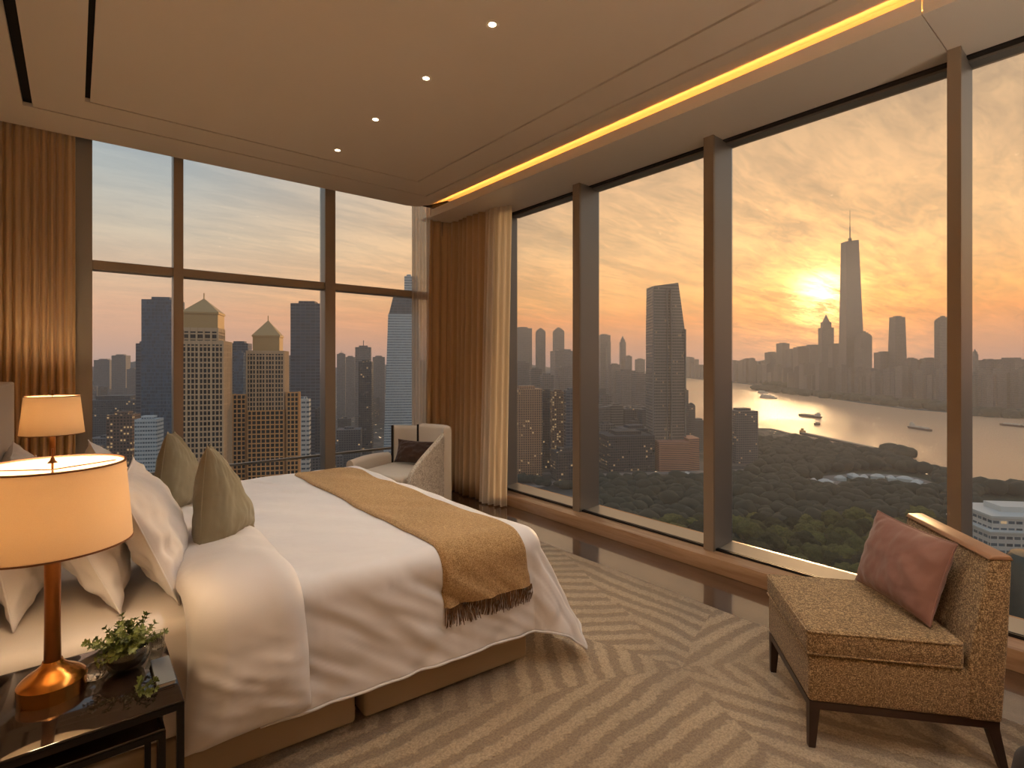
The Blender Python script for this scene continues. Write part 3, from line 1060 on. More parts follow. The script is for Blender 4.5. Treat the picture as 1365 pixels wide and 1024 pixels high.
ml = MB(); mst = MB()
for k in range(64):
    a = rnd.uniform(0, 2 * PI); el = rnd.uniform(.25, 1.4)
    sprig(ml, mst, (rnd.uniform(-.02, .02), rnd.uniform(-.02, .02), .05), (math.cos(a) * math.cos(el) * 1.1, math.sin(a) * math.cos(el), math.sin(el)), rnd.uniform(.05, .125), rnd, .015)
ml.build('foliage', M['leaf'], pot); mst.build('stem', M['leaf'], pot)
ml = MB(); mst = MB()
sp = empty('leaf_sprig', (.135, 1.86, TZ), label='cut leafy sprig lying on the glass top in front of the plant', cat='plant sprig')
for k in range(5):
    a = -1.2 + k * .6
    sprig(ml, mst, (0, 0, .012), (math.cos(a) , math.sin(a), .22), .05, rnd, .015)
ml.build('foliage', M['leaf'], sp); mst.build('stem', M['leaf'], sp)
# faceted glass ball and small tumbler
mb = MB()
bm = bmesh.new(); bmesh.ops.create_icosphere(bm, subdivisions=2, radius=.03)
for v in bm.verts: v.co.z = max(v.co.z, -.024) * .95
mb.bm(bm, Matrix.Translation((.045, 2.04, TZ + .0235)))
tag(mb.build('glass_ornament', M['clearglass']), 'faceted clear glass ornament between the lamp base and the plant', 'ornament')
mb = MB(); mb.lathe([(0, 0), (.017, 0), (.021, .05), (.0195, .05), (.0155, .005), (0, .005)], .215, 2.135, n=12, cap=False)
mb.v = [(x, y, z_ + TZ) for x, y, z_ in mb.v]
tag(mb.build('shot_glass', M['clearglass']), 'small faceted glass at the rear corner of the near nightstand', 'glass')
M['bluegrey'] = simple('blue_grey_cover', srgb(92, 98, 106), .45)
M['paper'] = simple('paper_edge', srgb(200, 192, 180), .8)
bk = empty('book', (.185, 1.86, TZ), label='thin blue-grey book lying near the front corner of the nightstand', cat='book')
mb = MB(); mb.box(0, .048, 0, .17, 0, .0015); mb.box(0, .048, 0, .17, .0105, .012); mb.box(0, .0015, 0, .17, .0015, .0105)
mb.build('cover', M['bluegrey'], bk)
mb = MB(); mb.box(.0015, .045, .003, .167, .0015, .0105); mb.build('pages', M['paper'], bk)

# ------------------------------------------------------------------ slipper chair in the foreground
ch = empty('slipper_chair', (2.34, .93, .012), math.atan2(-.768, .64), 'armless gold bouclé slipper chair on dark wood legs by the river window', 'chair')
CW = .60
mb = MB(); mb.rbox(.0, .66, .0, CW, .195, .385, .018, 4)
mb.build('seat_base', M['boucle'], ch, smooth=True, angle=60)
mb = MB(); mb.rbox(-.008, .565, -.004, CW + .004, .388, .492, .022, 4)
sc_ = []
for (x, y, z_) in mb.v:
    if z_ > .45:
        z_ += .012 * max(0, 1 - ((x - .28) / .3) ** 2) * max(0, 1 - ((y - .3) / .32) ** 2)
    sc_.append((x, y, z_))
mb.v = sc_
mb.build('seat_cushion', M['boucle'], ch, smooth=True, angle=60)
mb = MB()
for z_ in (.485, .396):
    x0, x1, y0, y1, rr = -.006, .56, -.002, CW + .002, .018
    pts = []
    for (cx_, cy_, a0) in ((x1 - rr, y1 - rr, 0), (x0 + rr, y1 - rr, 90), (x0 + rr, y0 + rr, 180), (x1 - rr, y0 + rr, 270)):
        for q in range(5):
            a = R(a0 + q * 22.5)
            pts.append((cx_ + rr * math.cos(a), cy_ + rr * math.sin(a), z_))
    mb.tube(pts, .0045, 6, closed=True)
mb.build('piping', M['boucle'], ch, smooth=True, angle=180)
mb = MB()
prof = [(.575, .195), (.575, .40), (.60, .56), (.648, .825), (.722, .83), (.712, .55), (.690, .195)]
mb.extrude_poly(prof, -.004, CW + .004, .012, 3)
mb.build('backrest', M['boucle'], ch, smooth=True, angle=50)
M['leather'] = simple('tan_leather', srgb(150, 112, 84), .38, noise_scale=20, var=.12)
mb = MB(); mb.extrude_poly([(.640, .826), (.652, .842), (.716, .846), (.728, .826)], -.004, CW + .004, .005, 2)
mb.build('top_band', M['leather'], ch, smooth=True, angle=50)
mb = MB()
mb.box(.004, .685, .006, .026, .165, .196); mb.box(.004, .685, CW - .026, CW - .006, .165, .196)
mb.box(.004, .024, .026, CW - .026, .165, .196); mb.box(.665, .685, .026, CW - .026, .165, .196)
mb.build('apron', M['darkwood'], ch)
for (x, y, dx) in ((.004, .006, 0), (.004, CW - .046, 0), (.645, .006, .05), (.645, CW - .046, .05)):
    mb = MB()
    t1 = .040; t0 = .026
    mb.add([(x + dx, y + .007, 0), (x + dx + t0, y + .007, 0), (x + dx + t0, y + .007 + t0, 0), (x + dx, y + .007 + t0, 0), (x, y, .166), (x + t1, y, .166), (x + t1, y + t1, .166), (x, y + t1, .166)],
           [(0, 3, 2, 1), (4, 5, 6, 7), (0, 1, 5, 4), (1, 2, 6, 5), (2, 3, 7, 6), (3, 0, 4, 7)])
    mb.build('leg', M['darkwood'], ch)
# mauve cushion resting on it
cx, cy2 = ch.matrix_basis.translation.xy if False else (2.34, .93)
ex, ey = Vector((.64, -.768)), Vector((.768, .64))
cp = Vector((cx, cy2)) + ex * .44 + ey * .315
fd = (-ex).normalized()
pillow('cushion', .45, .36, .16, 31, M['mauve'], (cp.x, cp.y, .522), orient(math.atan2(fd.y, fd.x) + R(14), R(17), R(-2)), 'dusty mauve velvet cushion leaning on the gold slipper chair', 'cushion', M['mauve'], .06, .008, ex=3)

# round dark pouf at the corner of the view
mb = MB(); mb.lathe([(0, .012), (.19, .012), (.225, .05), (.24, .14), (.225, .24), (.18, .285), (0, .292)], 2.54, .11, n=48, cap=False)
tag(mb.build('pouf', M['piping'], smooth=True, angle=60), 'low dark round pouf on the carpet in front of the slipper chair', 'pouf')

# ------------------------------------------------------------------ far armchair
fa = math.atan2(-.39, -.876)
ac = empty('armchair', (2.68, 5.14, 0), fa, 'cream barrel armchair with tweed outer side in the window corner', 'armchair')
# local x = facing, local y = sitter's left (towards the camera)
mb = MB(); mb.rbox(-.34, .36, -.33, .33, .10, .40, .04, 4)
mb.build('seat_base', M['cream'], ac, smooth=True, angle=60)
mb = MB(); mb.rbox(-.30, .38, -.30, .31, .395, .49, .04, 5)
mb.v = [(x, y, z_ + (.018 * max(0, 1 - (x / .4) ** 2) if z_ > .45 else 0)) for x, y, z_ in mb.v]
mb.build('seat_cushion', M['cream'], ac, smooth=True, angle=60)
def slab(path, th, zb, ztop, mat, name, piping=False):
    """upright curved slab following a plan path with a varying top height"""
    P = [Vector(p) for p in path]
    n = len(P)
    mb = MB()
    def nrm(k):
        t = (P[min(k + 1, n - 1)] - P[max(k - 1, 0)]).normalized()
        return Vector((t.y, -t.x))
    prof = 10
    def fn(i, j):
        zt = ztop[i]; nn = nrm(i)
        a = j / prof
        if j == 0: q, z_ = -.5, zb
        elif j == prof: q, z_ = .5, zb
        else:
            an = PI * (j - 1) / (prof - 2)
            q = -.5 * math.cos(an); z_ = zt - th * .5 + th * .5 * math.sin(an)
        return (P[i].x + nn.x * q * th, P[i].y + nn.y * q * th, z_)
    mb.grid(fn, n, prof + 1, close_v=True)
    o0 = len(mb.v) - n * (prof + 1)
    mb.f.append([o0 + j for j in range(prof + 1)]); mb.uv.append([(0, 0)] * (prof + 1)); mb.m.append(0)
    mb.f.append([o0 + (n - 1) * (prof + 1) + j for j in range(prof, -1, -1)]); mb.uv.append([(0, 0)] * (prof + 1)); mb.m.append(0)
    o = mb.build(name, mat, ac, smooth=True, angle=50)
    if piping:
        pb = MB(); pb.tube([(P[i].x, P[i].y, ztop[i] + .002) for i in range(n)], .006, 6)
        pb.build('piping', M['cream'], ac, smooth=True, angle=180)
    return o
def arc(c, r, a0, a1, n):
    return [(c[0] + r * math.cos(R(a0 + (a1 - a0) * k / (n - 1))), c[1] + r * math.sin(R(a0 + (a1 - a0) * k / (n - 1)))) for k in range(n)]
# near side panel (tweed) sweeping up from the seat to the back
n = 20
pth = [(.34 - .60 * k / (n - 1), .365 + .015 * math.sin(PI * k / (n - 1))) for k in range(n)]
tops = [.50 + .36 * (k / (n - 1)) ** .7 for k in range(n)]
slab(pth, .055, .035, tops, M['tweed'], 'side_panel', True)
# back, two padded panels
pb_ = [(-.27, .39)] + arc((-.16, .22), .22, 120, 182, 8) + [(-.385, .08), (-.385, -.02)]
slab(pb_, .09, .12, [.93] * len(pb_), M['cream'], 'back_panel')
pb_ = [(-.385, -.05), (-.385, -.12)] + arc((-.20, -.18), .18, 185, 240, 6)
slab(pb_, .085, .12, [.90] * len(pb_), M['cream'], 'back_panel')
mb = MB(); mb.box(-.30, -.27, -.355, -.335, .2, .90); mb.box(-.355, -.335, -.045, -.03, .3, .92)
mb.build('dark_piping', M['piping'], ac)
# low arm on the window side
pth = [(.36 - .60 * k / 11, -.375) for k in range(12)]
slab(pth, .10, .05, [.60 + .02 * math.sin(k / 11 * PI) for k in range(12)], M['cream'], 'arm')
mb = MB(); mb.rbox(-.30, .30, -.33, .34, .0, .10, .01, 2)
mb.build('plinth', M['piping'], ac, smooth=True)
ax_ = Vector((math.cos(fa), math.sin(fa))); ay_ = Vector((-ax_.y, ax_.x))
q = Vector((2.68, 5.14)) + ax_ * -.16 + ay_ * .03
pillow('cushion', .42, .26, .13, 41, M['brownvelvet'], (q.x, q.y, .515), orient(fa + R(22), R(22), R(-4)), 'dark brown velvet cushion on the cream armchair', 'cushion', None, .08, .012)

# ================================================================== the city outside
def m_facade(name, wall, glass, cw, fh, ww=.7, wh=.62, lit=0.0, gr=.25, strength=1.2, litcol=(1.0, .62, .28)):
    m, N, out = new_mat(name)
    uv = N.n('ShaderNodeUVMap').outputs[0]
    sp = N.n('ShaderNodeSeparateXYZ'); N.l(uv, sp.inputs[0])
    a = N.math('DIVIDE', sp.outputs[0], cw); b = N.math('DIVIDE', N.math('ADD', sp.outputs[1], -GZ), fh)
    fa_ = N.math('FRACT', a); fb = N.math('FRACT', b)
    ma = N.math('MULTIPLY', N.math('GREATER_THAN', fa_, (1 - ww) / 2), N.math('LESS_THAN', fa_, 1 - (1 - ww) / 2))
    mb_ = N.math('GREATER_THAN', fb, 1 - wh)
    mask = N.math('MULTIPLY', ma, mb_)
    cmb = N.n('ShaderNodeCombineXYZ')
    N.l(N.math('FLOOR', a), cmb.inputs[0]); N.l(N.math('FLOOR', b), cmb.inputs[1])
    wn = N.n('ShaderNodeTexWhiteNoise', noise_dimensions='2D'); N.l(cmb.outputs[0], wn.inputs['Vector'])
    rv = wn.outputs[0]
    gc = N.mix(rv, tuple(x * .55 for x in glass), tuple(min(1, x * 1.4) for x in glass))
    wc = N.mix(N.noise(N.mapping(uv, scale=(.05, .02, 1)), 1.0, 3), tuple(x * .85 for x in wall), tuple(min(1, x * 1.12) for x in wall))
    c = N.mix(mask, wc, gc)
    rg = N.math('SUBTRACT', .85, N.math('MULTIPLY', mask, .85 - gr))
    p = principled(N, out, c, rg, 0, .5)
    if lit > 0:
        lm = N.math('MULTIPLY', mask, N.math('GREATER_THAN', rv, 1 - lit))
        p.inputs['Emission Color'].default_value = (*litcol, 1)
        N.val(p.inputs['Emission Strength'], N.math('MULTIPLY', lm, strength))
    return m
FM = {
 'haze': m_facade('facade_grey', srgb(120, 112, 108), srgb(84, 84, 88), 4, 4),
 'dark': m_facade('facade_dark', srgb(64, 66, 70), srgb(34, 40, 48), 3.2, 3.6, .7, .6, .03, strength=.3),
 'blue': m_facade('facade_blue_glass', srgb(78, 96, 112), srgb(58, 82, 104), 1.8, 4, .86, .8, 0, .12),
 'blue2': m_facade('facade_slate', srgb(86, 94, 104), srgb(50, 62, 78), 6, 4, .9, .7, 0, .2),
 'tan': m_facade('facade_tan', srgb(176, 136, 104), srgb(60, 46, 40), 3.0, 3.1, .5, .55, .06, strength=.45),
 'lit': m_facade('facade_lit', srgb(110, 86, 70), srgb(60, 50, 46), 3.0, 3.3, .6, .55, .25, strength=.3),
 'stripe': m_facade('facade_striped', srgb(126, 118, 112), srgb(56, 52, 52), 2.6, 4.2, .66, .5, .02, strength=.3),
 'pale': m_facade('facade_pale', srgb(190, 200, 204), srgb(96, 116, 130), 2.2, 3.8, .8, .42, 0),
 'podium': m_facade('facade_podium', srgb(190, 132, 104), srgb(90, 60, 50), 60, 2.6, .98, .42, 0),
 'white': m_facade('facade_white', srgb(200, 196, 188), srgb(90, 100, 108), 5, 5, .8, .4, .02, strength=.3),
 'block': m_facade('facade_block', srgb(92, 92, 96), srgb(46, 50, 58), 3.4, 3.4, .6, .5, .04, strength=.5),
}
M['stone'] = simple('tower_stone', srgb(206, 178, 142), .85, noise_scale=.08, var=.12)
M['stonelit'] = simple('tower_stone_lit', srgb(222, 172, 112), .85, noise_scale=.08, var=.1)  # warmer copy of the tower stone, its lit look put into the colour
M['gold'] = simple('tower_crown', srgb(190, 158, 108), .5, .2, noise_scale=.2, var=.06)
M['darkglass'] = m_facade('tower_glass', srgb(52, 46, 42), srgb(44, 44, 46), 2.0, 3.0, .9, .9, 0, .2, .5)
M['roofgrey'] = simple('roof_grey', srgb(120, 116, 112), .9, noise_scale=.1, var=.15)
M['metal_far'] = simple('mast_metal', srgb(90, 84, 80), .6)

def place(u, t):
    """world plan position of screen column u at forward distance t*F"""
    d = ray(u, 485)
    return Vector((d.x * t, d.y * t))
def rect(c, w_, d_, a):
    ca, sa = math.cos(a), math.sin(a)
    return [(c.x + x * ca - y * sa, c.y + x * sa + y * ca) for x, y in ((-w_ / 2, -d_ / 2), (w_ / 2, -d_ / 2), (w_ / 2, d_ / 2), (-w_ / 2, d_ / 2))]
def shrinkp(poly, c, f):
    return [(c.x + (p[0] - c.x) * f, c.y + (p[1] - c.y) * f) for p in poly]
def tower(u0, u1, vt, t, mat, label, yaw=None, ratio=.8, group='buildings of the city', name='tower', extras=None, taper=1.0, cat='tower'):
    """a block whose outline spans columns u0..u1 and whose roof stands at height vt, at distance t*F"""
    a = -YAW + (R(12) if yaw is None else R(yaw))
    wpx = (u1 - u0) * t
    k = abs(math.cos(a + YAW)) + ratio * abs(math.sin(a + YAW))
    w_ = wpx / k
    c = place((u0 + u1) / 2, t)
    ztop = EYE + (485 - vt) * t
    mb = MB()
    poly = rect(c, w_, w_ * ratio, a)
    mb.prism(poly, GZ, ztop, shrinkp(poly, c, taper) if taper != 1 else None)
    # plant room and parapet so that the roof is not a bare lid
    if taper > .5:
        tp = shrinkp(poly, c, taper * .55)
        mb.prism(tp, ztop - .5, ztop + (1.8 + w_ * .05))
    if extras:
        extras(mb, c, w_, ztop, a, t, ratio)
    o = mb.build(name, FM.get(mat, mat), uv=True)
    return tag(o, label, cat, group)
def ex_round(mb, c, w_, zt, a, t, ratio):
    for k in range(1, 5):
        f = math.cos(k / 5 * PI / 2)
        mb.prism(shrinkp(rect(c, w_, w_ * ratio, a), c, f), zt + w_ * .12 * (k - 1), zt + w_ * .12 * k)
def ex_point(mb, c, w_, zt, a, t, ratio):
    p = rect(c, w_, w_ * ratio, a)
    mb.prism(shrinkp(p, c, .7), zt, zt + w_ * .5)
    mb.prism(shrinkp(p, c, .5), zt + w_ * .5, zt + w_ * 1.2, shrinkp(p, c, .02))
def ex_mast(mb, c, w_, zt, a, t, ratio):
    p = rect(c, w_ * .05, w_ * .05, a)
    mb.prism(p, zt, zt + w_ * .45)

# ---- the two stone towers with pyramid crowns (near, left)
def stone_tower(name, label, u0, u1, vbody, vcrown0, vcrown1, vapex, t, yaw, wings=None):
    root_c = place((u0 + u1) / 2, t)
    root = empty(name, (root_c.x, root_c.y, GZ), -YAW + R(yaw), label, 'tower', 'buildings of the city')
    sgn = abs(math.cos(R(yaw))); sn = abs(math.sin(R(yaw)))
    dep = .85
    w_ = (u1 - u0) * t / (sgn + dep * sn)
    zb = (485 - vbody) * t + H
    zc0 = (485 - vcrown0) * t + H; zc1 = (485 - vcrown1) * t + H; za = (485 - vapex) * t + H
    d_ = w_ * dep
    def rc(w0, d0):
        return [(-w0 / 2, -d0 / 2), (w0 / 2, -d0 / 2), (w0 / 2, d0 / 2), (-w0 / 2, d0 / 2)]
    core = MB(); core.prism(rc(w_ - 1.6, d_ - 1.6), 0, zb - 1, None)
    core.prism(rc(w_ * .72 - 1.4, d_ * .72 - 1.4), zb - 2, zc0 - 1)
    core.build('glazing', M['darkglass'], root, uv=True)
    fr = MB()
    def cage(w0, d0, z0, z1, nx, ny, fh=3.1, pier=.55):
        nfl = int((z1 - z0) / fh)
        for k in range(nfl + 1):
            zz = z1 - k * fh
            hh = .85 if k else 2.2
            fr.box(-w0 / 2, w0 / 2, -d0 / 2, -d0 / 2 + .9, zz - hh, zz); fr.box(-w0 / 2, w0 / 2, d0 / 2 - .9, d0 / 2, zz - hh, zz)
            fr.box(-w0 / 2, -w0 / 2 + .9, -d0 / 2 + .9, d0 / 2 - .9, zz - hh, zz); fr.box(w0 / 2 - .9, w0 / 2, -d0 / 2 + .9, d0 / 2 - .9, zz - hh, zz)
        for i in range(nx + 1):
            x = -w0 / 2 + (w0) * i / nx
            pw = pier * (1.9 if i in (0, nx) or (nx > 5 and i % 3 == 0) else 1)
            x0 = max(-w0 / 2 - .15, x - pw / 2); x1 = min(w0 / 2 + .15, x + pw / 2)
            fr.box(x0, x1, -d0 / 2 - .25, -d0 / 2 + .7, z0, z1); fr.box(x0, x1, d0 / 2 - .7, d0 / 2 + .25, z0, z1)
        for i in range(ny + 1):
            y = -d0 / 2 + d0 * i / ny
            pw = pier * (1.9 if i in (0, ny) or (ny > 5 and i % 3 == 0) else 1)
            y0 = max(-d0 / 2 - .15, y - pw / 2); y1 = min(d0 / 2 + .15, y + pw / 2)
            fr.box(-w0 / 2 - .25, -w0 / 2 + .7, y0, y1, z0, z1); fr.box(w0 / 2 - .7, w0 / 2 + .25, y0, y1, z0, z1)
    cage(w_, d_, 0, zb, 12, 10, pier=.5)
    cage(w_ * .74, d_ * .74, zb, zc0, 5, 4, pier=.9)
    fr.build('stone_grid', M['stone'], root)
    cr = MB()
    cr.prism(rc(w_ * .72, d_ * .72), zc0 - 1, zc1, rc(w_ * .72, d_ * .72))
    cr.prism(rc(w_ * .76, d_ * .76), zc1, zc1 + 1.2)
    cr.build('crown', M['gold'], root)
    cr = MB()
    cr.prism(rc(w_ * .76, d_ * .76), zc1 + 1.2, za - 3, rc(w_ * .03, d_ * .03))
    cr.prism(rc(.5, .5), za - 3.5, za + .5)
    cr.build('pyramid_roof', M['gold'], root)
    if wings:
        fr = MB()
        for (uc, uw, vt_, dep_) in wings:
            off = (uc - (u0 + u1) / 2) * t
            ww = uw * t; zt = (485 - vt_) * t + H
            sub = MB()
            x0, x1 = off - ww / 2, off + ww / 2
            y0, y1 = -d_ / 2 - dep_, -d_ / 2 + 6
            sub.prism([(x0 + .7, y0 + .7), (x1 - .7, y0 + .7), (x1 - .7, y1), (x0 + .7, y1)], 0, zt - 1)
            sub.build('wing_glazing', M['darkglass'], root, uv=True)
            n_ = int(zt / 3.1)
            for k in range(n_ + 1):
                zz = zt - k * 3.1
                fr.box(x0, x1, y0, y0 + .8, zz - .8, zz); fr.box(x0, x0 + .8, y0 + .8, y1, zz - .8, zz); fr.box(x1 - .8, x1, y0 + .8, y1, zz - .8, zz)
            nn_ = max(2, int(ww / 2.6))
            for i in range(nn_ + 1):
                x = x0 + ww * i / nn_
                fr.box(x - .3, x + .3, y0 - .3, y0 + .6, 0, zt)
            for i in range(4):
                y = y0 + (y1 - y0) * i / 3
                fr.box(x0 - .3, x0 + .6, y - .3, y + .3, 0, zt); fr.box(x1 - .6, x1 + .3, y - .3, y + .3, 0, zt)
        fr.build('wing_grid', M['stonelit'], root)
    return root
stone_tower('stone_tower', 'taller sand-coloured stone tower with a pyramid crown and gridded windows', 238, 306, 455, 438, 420, 392, .45, 16)
stone_tower('stone_tower', 'shorter sand-coloured stone tower with pyramid crown and lower wings', 331, 384, 468, 470, 450, 422, .52, 14, wings=[(327, 16, 524, 1.0), (391, 15, 522, 1.0), (359, 44, 545, 3.0)])

# ---- named buildings seen through the far window
T = tower
T(196, 240, 401, .86, 'blue', 'blue glass tower beside the mullion left of the stone pyramid tower'.replace(' left of', ' next to'), 10)
T(184, 200, 458, .95, 'blue2', 'shorter slate shoulder block attached beside the blue glass tower', 8)
T(152, 171, 474, 2.6, 'haze', 'hazy slab tower alone on the far skyline near the curtain')
T(129, 150, 480, 2.9, 'haze', 'low hazy blocks on the skyline between curtain and slab tower')
T(171, 184, 492, 2.2, 'haze', 'short hazy block on the skyline next to the slate shoulder')
T(306, 334, 458, 1.1, 'blue2', 'slate blue office tower seen between the two stone towers')
T(313, 326, 470, .95, 'blue', 'narrow blue glass block just in front between the stone towers')
T(376, 396, 476, 1.3, 'haze', 'pale grey tower peeping out behind the shorter stone tower')
T(391, 431, 406, .95, 'blue2', 'tall dark slate tower with a flat roof beside the shorter stone tower', 6)
T(395, 414, 532, .80, 'white', 'small pale lit building at the foot of the tall slate tower')
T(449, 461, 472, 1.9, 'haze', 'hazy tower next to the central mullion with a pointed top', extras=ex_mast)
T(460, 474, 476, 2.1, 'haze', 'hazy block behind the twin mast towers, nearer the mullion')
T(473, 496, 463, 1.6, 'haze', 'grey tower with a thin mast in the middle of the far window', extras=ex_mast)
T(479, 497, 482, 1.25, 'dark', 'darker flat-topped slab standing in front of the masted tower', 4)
T(496, 514, 476, 1.9, 'haze', 'wide hazy block between the masted tower and the pale glass tower')
T(148, 182, 552, .78, 'lit', 'low lit apartment block with reddish windows near the curtain end')
T(118, 200, 532, 1.25, 'dark', 'broad dark low building beneath the slab tower')
T(184, 214, 558, .72, 'pale', 'low pale-windowed building at the foot of the blue glass tower')
T(420, 436, 545, .9, 'dark', 'dark low block behind the central mullion')
# pale tapering glass tower
def pale_tower():
    t = 1.12
    c = place(537, t)
    root = empty('glass_tower', (c.x, c.y, GZ), -YAW + R(8), 'pale tapering glass tower with a notched crown behind the sheer curtain', 'tower', 'buildings of the city')
    w0 = 48 * t; 
    zt = (485 - 420) * t + H; z2 = (485 - 392) * t + H; z3 = (485 - 370) * t + H
    def rc(x0, x1, y0, y1): return [(x0, y0), (x1, y0), (x1, y1), (x0, y1)]
    mb = MB()
    mb.prism(rc(-w0 / 2, w0 / 2, -20, 20), 0, zt, rc(-w0 / 2 + 7, w0 / 2 - 3, -18, 18))
    mb.build('shaft', FM['pale'], root, uv=True)
    mb = MB()
    mb.prism(rc(-w0 / 2 + 8, w0 / 2 - 3, -17, 17), zt, z2, rc(-w0 / 2 + 14, w0 / 2 - 4, -16, 16), ztops=[z2 - 6, z2, z2, z2 - 6])
    mb.build('shoulder', FM['blue2'], root, uv=True)
    mb = MB(); mb.prism(rc(3, w0 / 2 - 4, -14, 14), z2 - 6, z3); mb.prism(rc(6, 12, -6, 6), z3, z3 + 4)
    mb.build('crown', FM['pale'], root, uv=True)
pale_tower()

# ---- seen through the tall window nearest the corner
T(684, 709, 438, 2.6, 'haze', 'broad hazy tower on the skyline right beside the sheer curtain'.replace('right ', ''), extras=None)
T(714, 727, 443, 2.5, 'haze', 'slim hazy tower with rounded top in the narrow corner window', extras=ex_round)
T(737, 752, 443, 2.4, 'haze', 'hazy tower with domed top next to the first mullion', extras=ex_round)
T(734, 768, 468, 2.0, 'haze', 'stepped hazy block below the domed tower')
T(684, 706, 484, 1.7, 'haze', 'mid-distance hazy block under the broad tower')
T(705, 722, 492, 1.5, 'haze', 'mid-distance pale block between curtain and first mullion')
T(720, 738, 500, 1.4, 'haze', 'mid-distance grey block in the corner window, darker side showing')
T(740, 768, 490, 1.6, 'haze', 'mid-distance block tucked against the first mullion')
T(681, 722, 518, 1.02, 'tan', 'sand-pink apartment slab with many small windows in the corner window', 8)
T(722, 736, 521, 1.08, 'dark', 'dark narrow slab beside the sand-pink apartment block', 6)
T(734, 753, 522, 1.02, 'lit', 'apartment tower with many lit orange windows in the corner window', 6)
T(752, 772, 520, 1.0, 'blue2', 'slate tower touching the first mullion in the corner window', 6)
T(735, 770, 600, .97, 'dark', 'low dark hall at the foot of the lit apartment tower')
# ---- second tall window
T(797, 813, 447, 2.4, 'haze', 'flat-topped hazy tower just past the first mullion')
T(808, 814, 456, 2.35, 'haze', 'lower step of the flat-topped hazy tower')
T(826, 834, 456, 2.5, 'haze', 'slim hazy tower with a pointed crown', extras=ex_point)
T(833, 842, 475, 2.45, 'haze', 'short hazy block leaning against the pointed tower')
T(847, 859, 479, 2.9, 'haze', 'faint hazy block between pointed tower and the slanted tower')
T(812, 826, 486, 2.0, 'haze', 'hazy block under the flat-topped tower')
T(822, 846, 494, 1.75, 'haze', 'broad grey block under the pointed tower')
T(843, 862, 498, 1.6, 'haze', 'grey block close beside the slanted tower')
T(797, 815, 528, 1.35, 'haze', 'pale mid-distance tower beside the first mullion')
T(810, 830, 540, 1.25, 'stripe', 'grey striped block in front of the hazy cluster')
T(835, 868, 560, 1.25, 'block', 'low grey block left in the shade of the slanted tower'.replace(' left', ''))
T(797, 868, 578, 1.08, 'dark', 'broad dark terraced block with scattered lights by the park edge', 10)
T(822, 868, 570, 1.14, 'block', 'terraced block with lights behind the dark park-edge block')
def slanted():
    t = 1.10
    c = place(887, t)
    root = empty('slanted_tower', (c.x, c.y, GZ), -YAW + R(0), 'tall grey striped tower with slanted roof and cut-off edge over the river', 'tower', 'buildings of the city')
    def X(u): return (u - 887) * t
    def Z(v): return (485 - v) * t + H
    mb = MB()
    d0, d1 = -22, 22
    zc = Z(440)
    low = [(X(866), d0), (X(908), d0 + 6), (X(908), d1), (X(866), d1)]
    hi = [(X(866.5), d0 + 1), (X(900), d0 + 7), (X(900), d1 - 1), (X(866.5), d1 - 1)]
    mb.prism(low, 0, zc)
    mb.prism(low, zc, Z(379), hi, ztops=[Z(384), Z(379), Z(377), Z(382)])
    mb.build('shaft', FM['stripe'], root, uv=True)
    fr = MB()
    for u in (866.2, 884, 889, 907.5):
        fr.box(X(u) - .5, X(u) + .5, d0 - .8, d0 + 5, 0, Z(440) if u > 900 else Z(388))
    fr.build('fin', M['roofgrey'], root)
    mb = MB()
    mb.prism([(X(868), d0 - 22), (X(907), d0 - 18), (X(907), d0 + 8), (X(868), d0 + 8)], 0, Z(584) )
    mb.prism([(X(907), d0 - 16), (X(922), d0 - 10), (X(922), d0 + 20), (X(907), d0 + 20)], 0, Z(580))
    mb.build('podium', FM['podium'], root, uv=True)
slanted()
T(908, 917, 520, 1.25, 'block', 'slim dark block hugging the river side of the slanted tower')
T(916, 926, 541, 1.22, 'block', 'small round-topped block at the river edge by the slanted tower', extras=ex_round)
T(918, 940, 560, 1.3, 'block', 'low waterfront block between the slanted tower and second mullion')
T(972, 1006, 547, 1.14, 'block', 'grey office slab standing alone at the water just past the second mullion', 8)

# ---- across the river
far = [
 (1021, 1036, 470, 'flat grey block at the upstream end of the far bank skyline', None),
 (1036, 1051, 458, 'stepped grey block second from the upstream end of the far bank', None),
 (1049, 1062, 466, 'grey block with a low crown on the far bank, between two taller', None),
 (1060, 1075, 463, 'broad grey block third in height left of the spire tower'.replace(' left of', ' before'), None),
 (1072, 1094, 461, 'wide flat silhouette in front of the sun glow on the far bank', None),
 (1093, 1109, 437, 'pointed tower with small mast directly below the sun', ex_point),
 (1107, 1121, 459, 'stepped shoulder building between pointed tower and spire tower', None),
 (1142, 1159, 449, 'round-topped tower at the foot of the spire tower', ex_round),
 (1169, 1187, 470, 'flat block beside the tapering flat-topped tower', None),
 (1208, 1221, 478, 'low flat block after the tapering tower', None),
 (1218, 1232, 481, 'lowest block of the far bank row near the third mullion', None),
 (1230, 1246, 478, 'square block before the slim tower at the third mullion', None),
 (1249, 1264, 428, 'slim tall tower half hidden by the third mullion', ex_round),
 (1296, 1303, 472, 'thin hazy tower in the last window beside its mullion', ex_point),
 (1309, 1325, 480, 'square hazy block in the last window', None),
 (1322, 1338, 490, 'lower hazy block in the last window', None),
 (1330, 1366, 479, 'wide hazy slab at the downstream end of the last window', None),
 (1340, 1372, 486, 'darker slab in front at the downstream end of the last window', None),
]
def bank_t(u):
    pts = [(900, 503.5), (940, 507), (1000, 513), (1040, 521), (1090, 529), (1150, 538), (1210, 546), (1260, 550), (1365, 558), (1500, 568)]
    for (a, va), (b, vb) in zip(pts, pts[1:]):
        if u <= b:
            return H / (va + (vb - va) * (u - a) / (b - a) - 485)
    return H / (568 - 485)
rnd = random.Random(5)
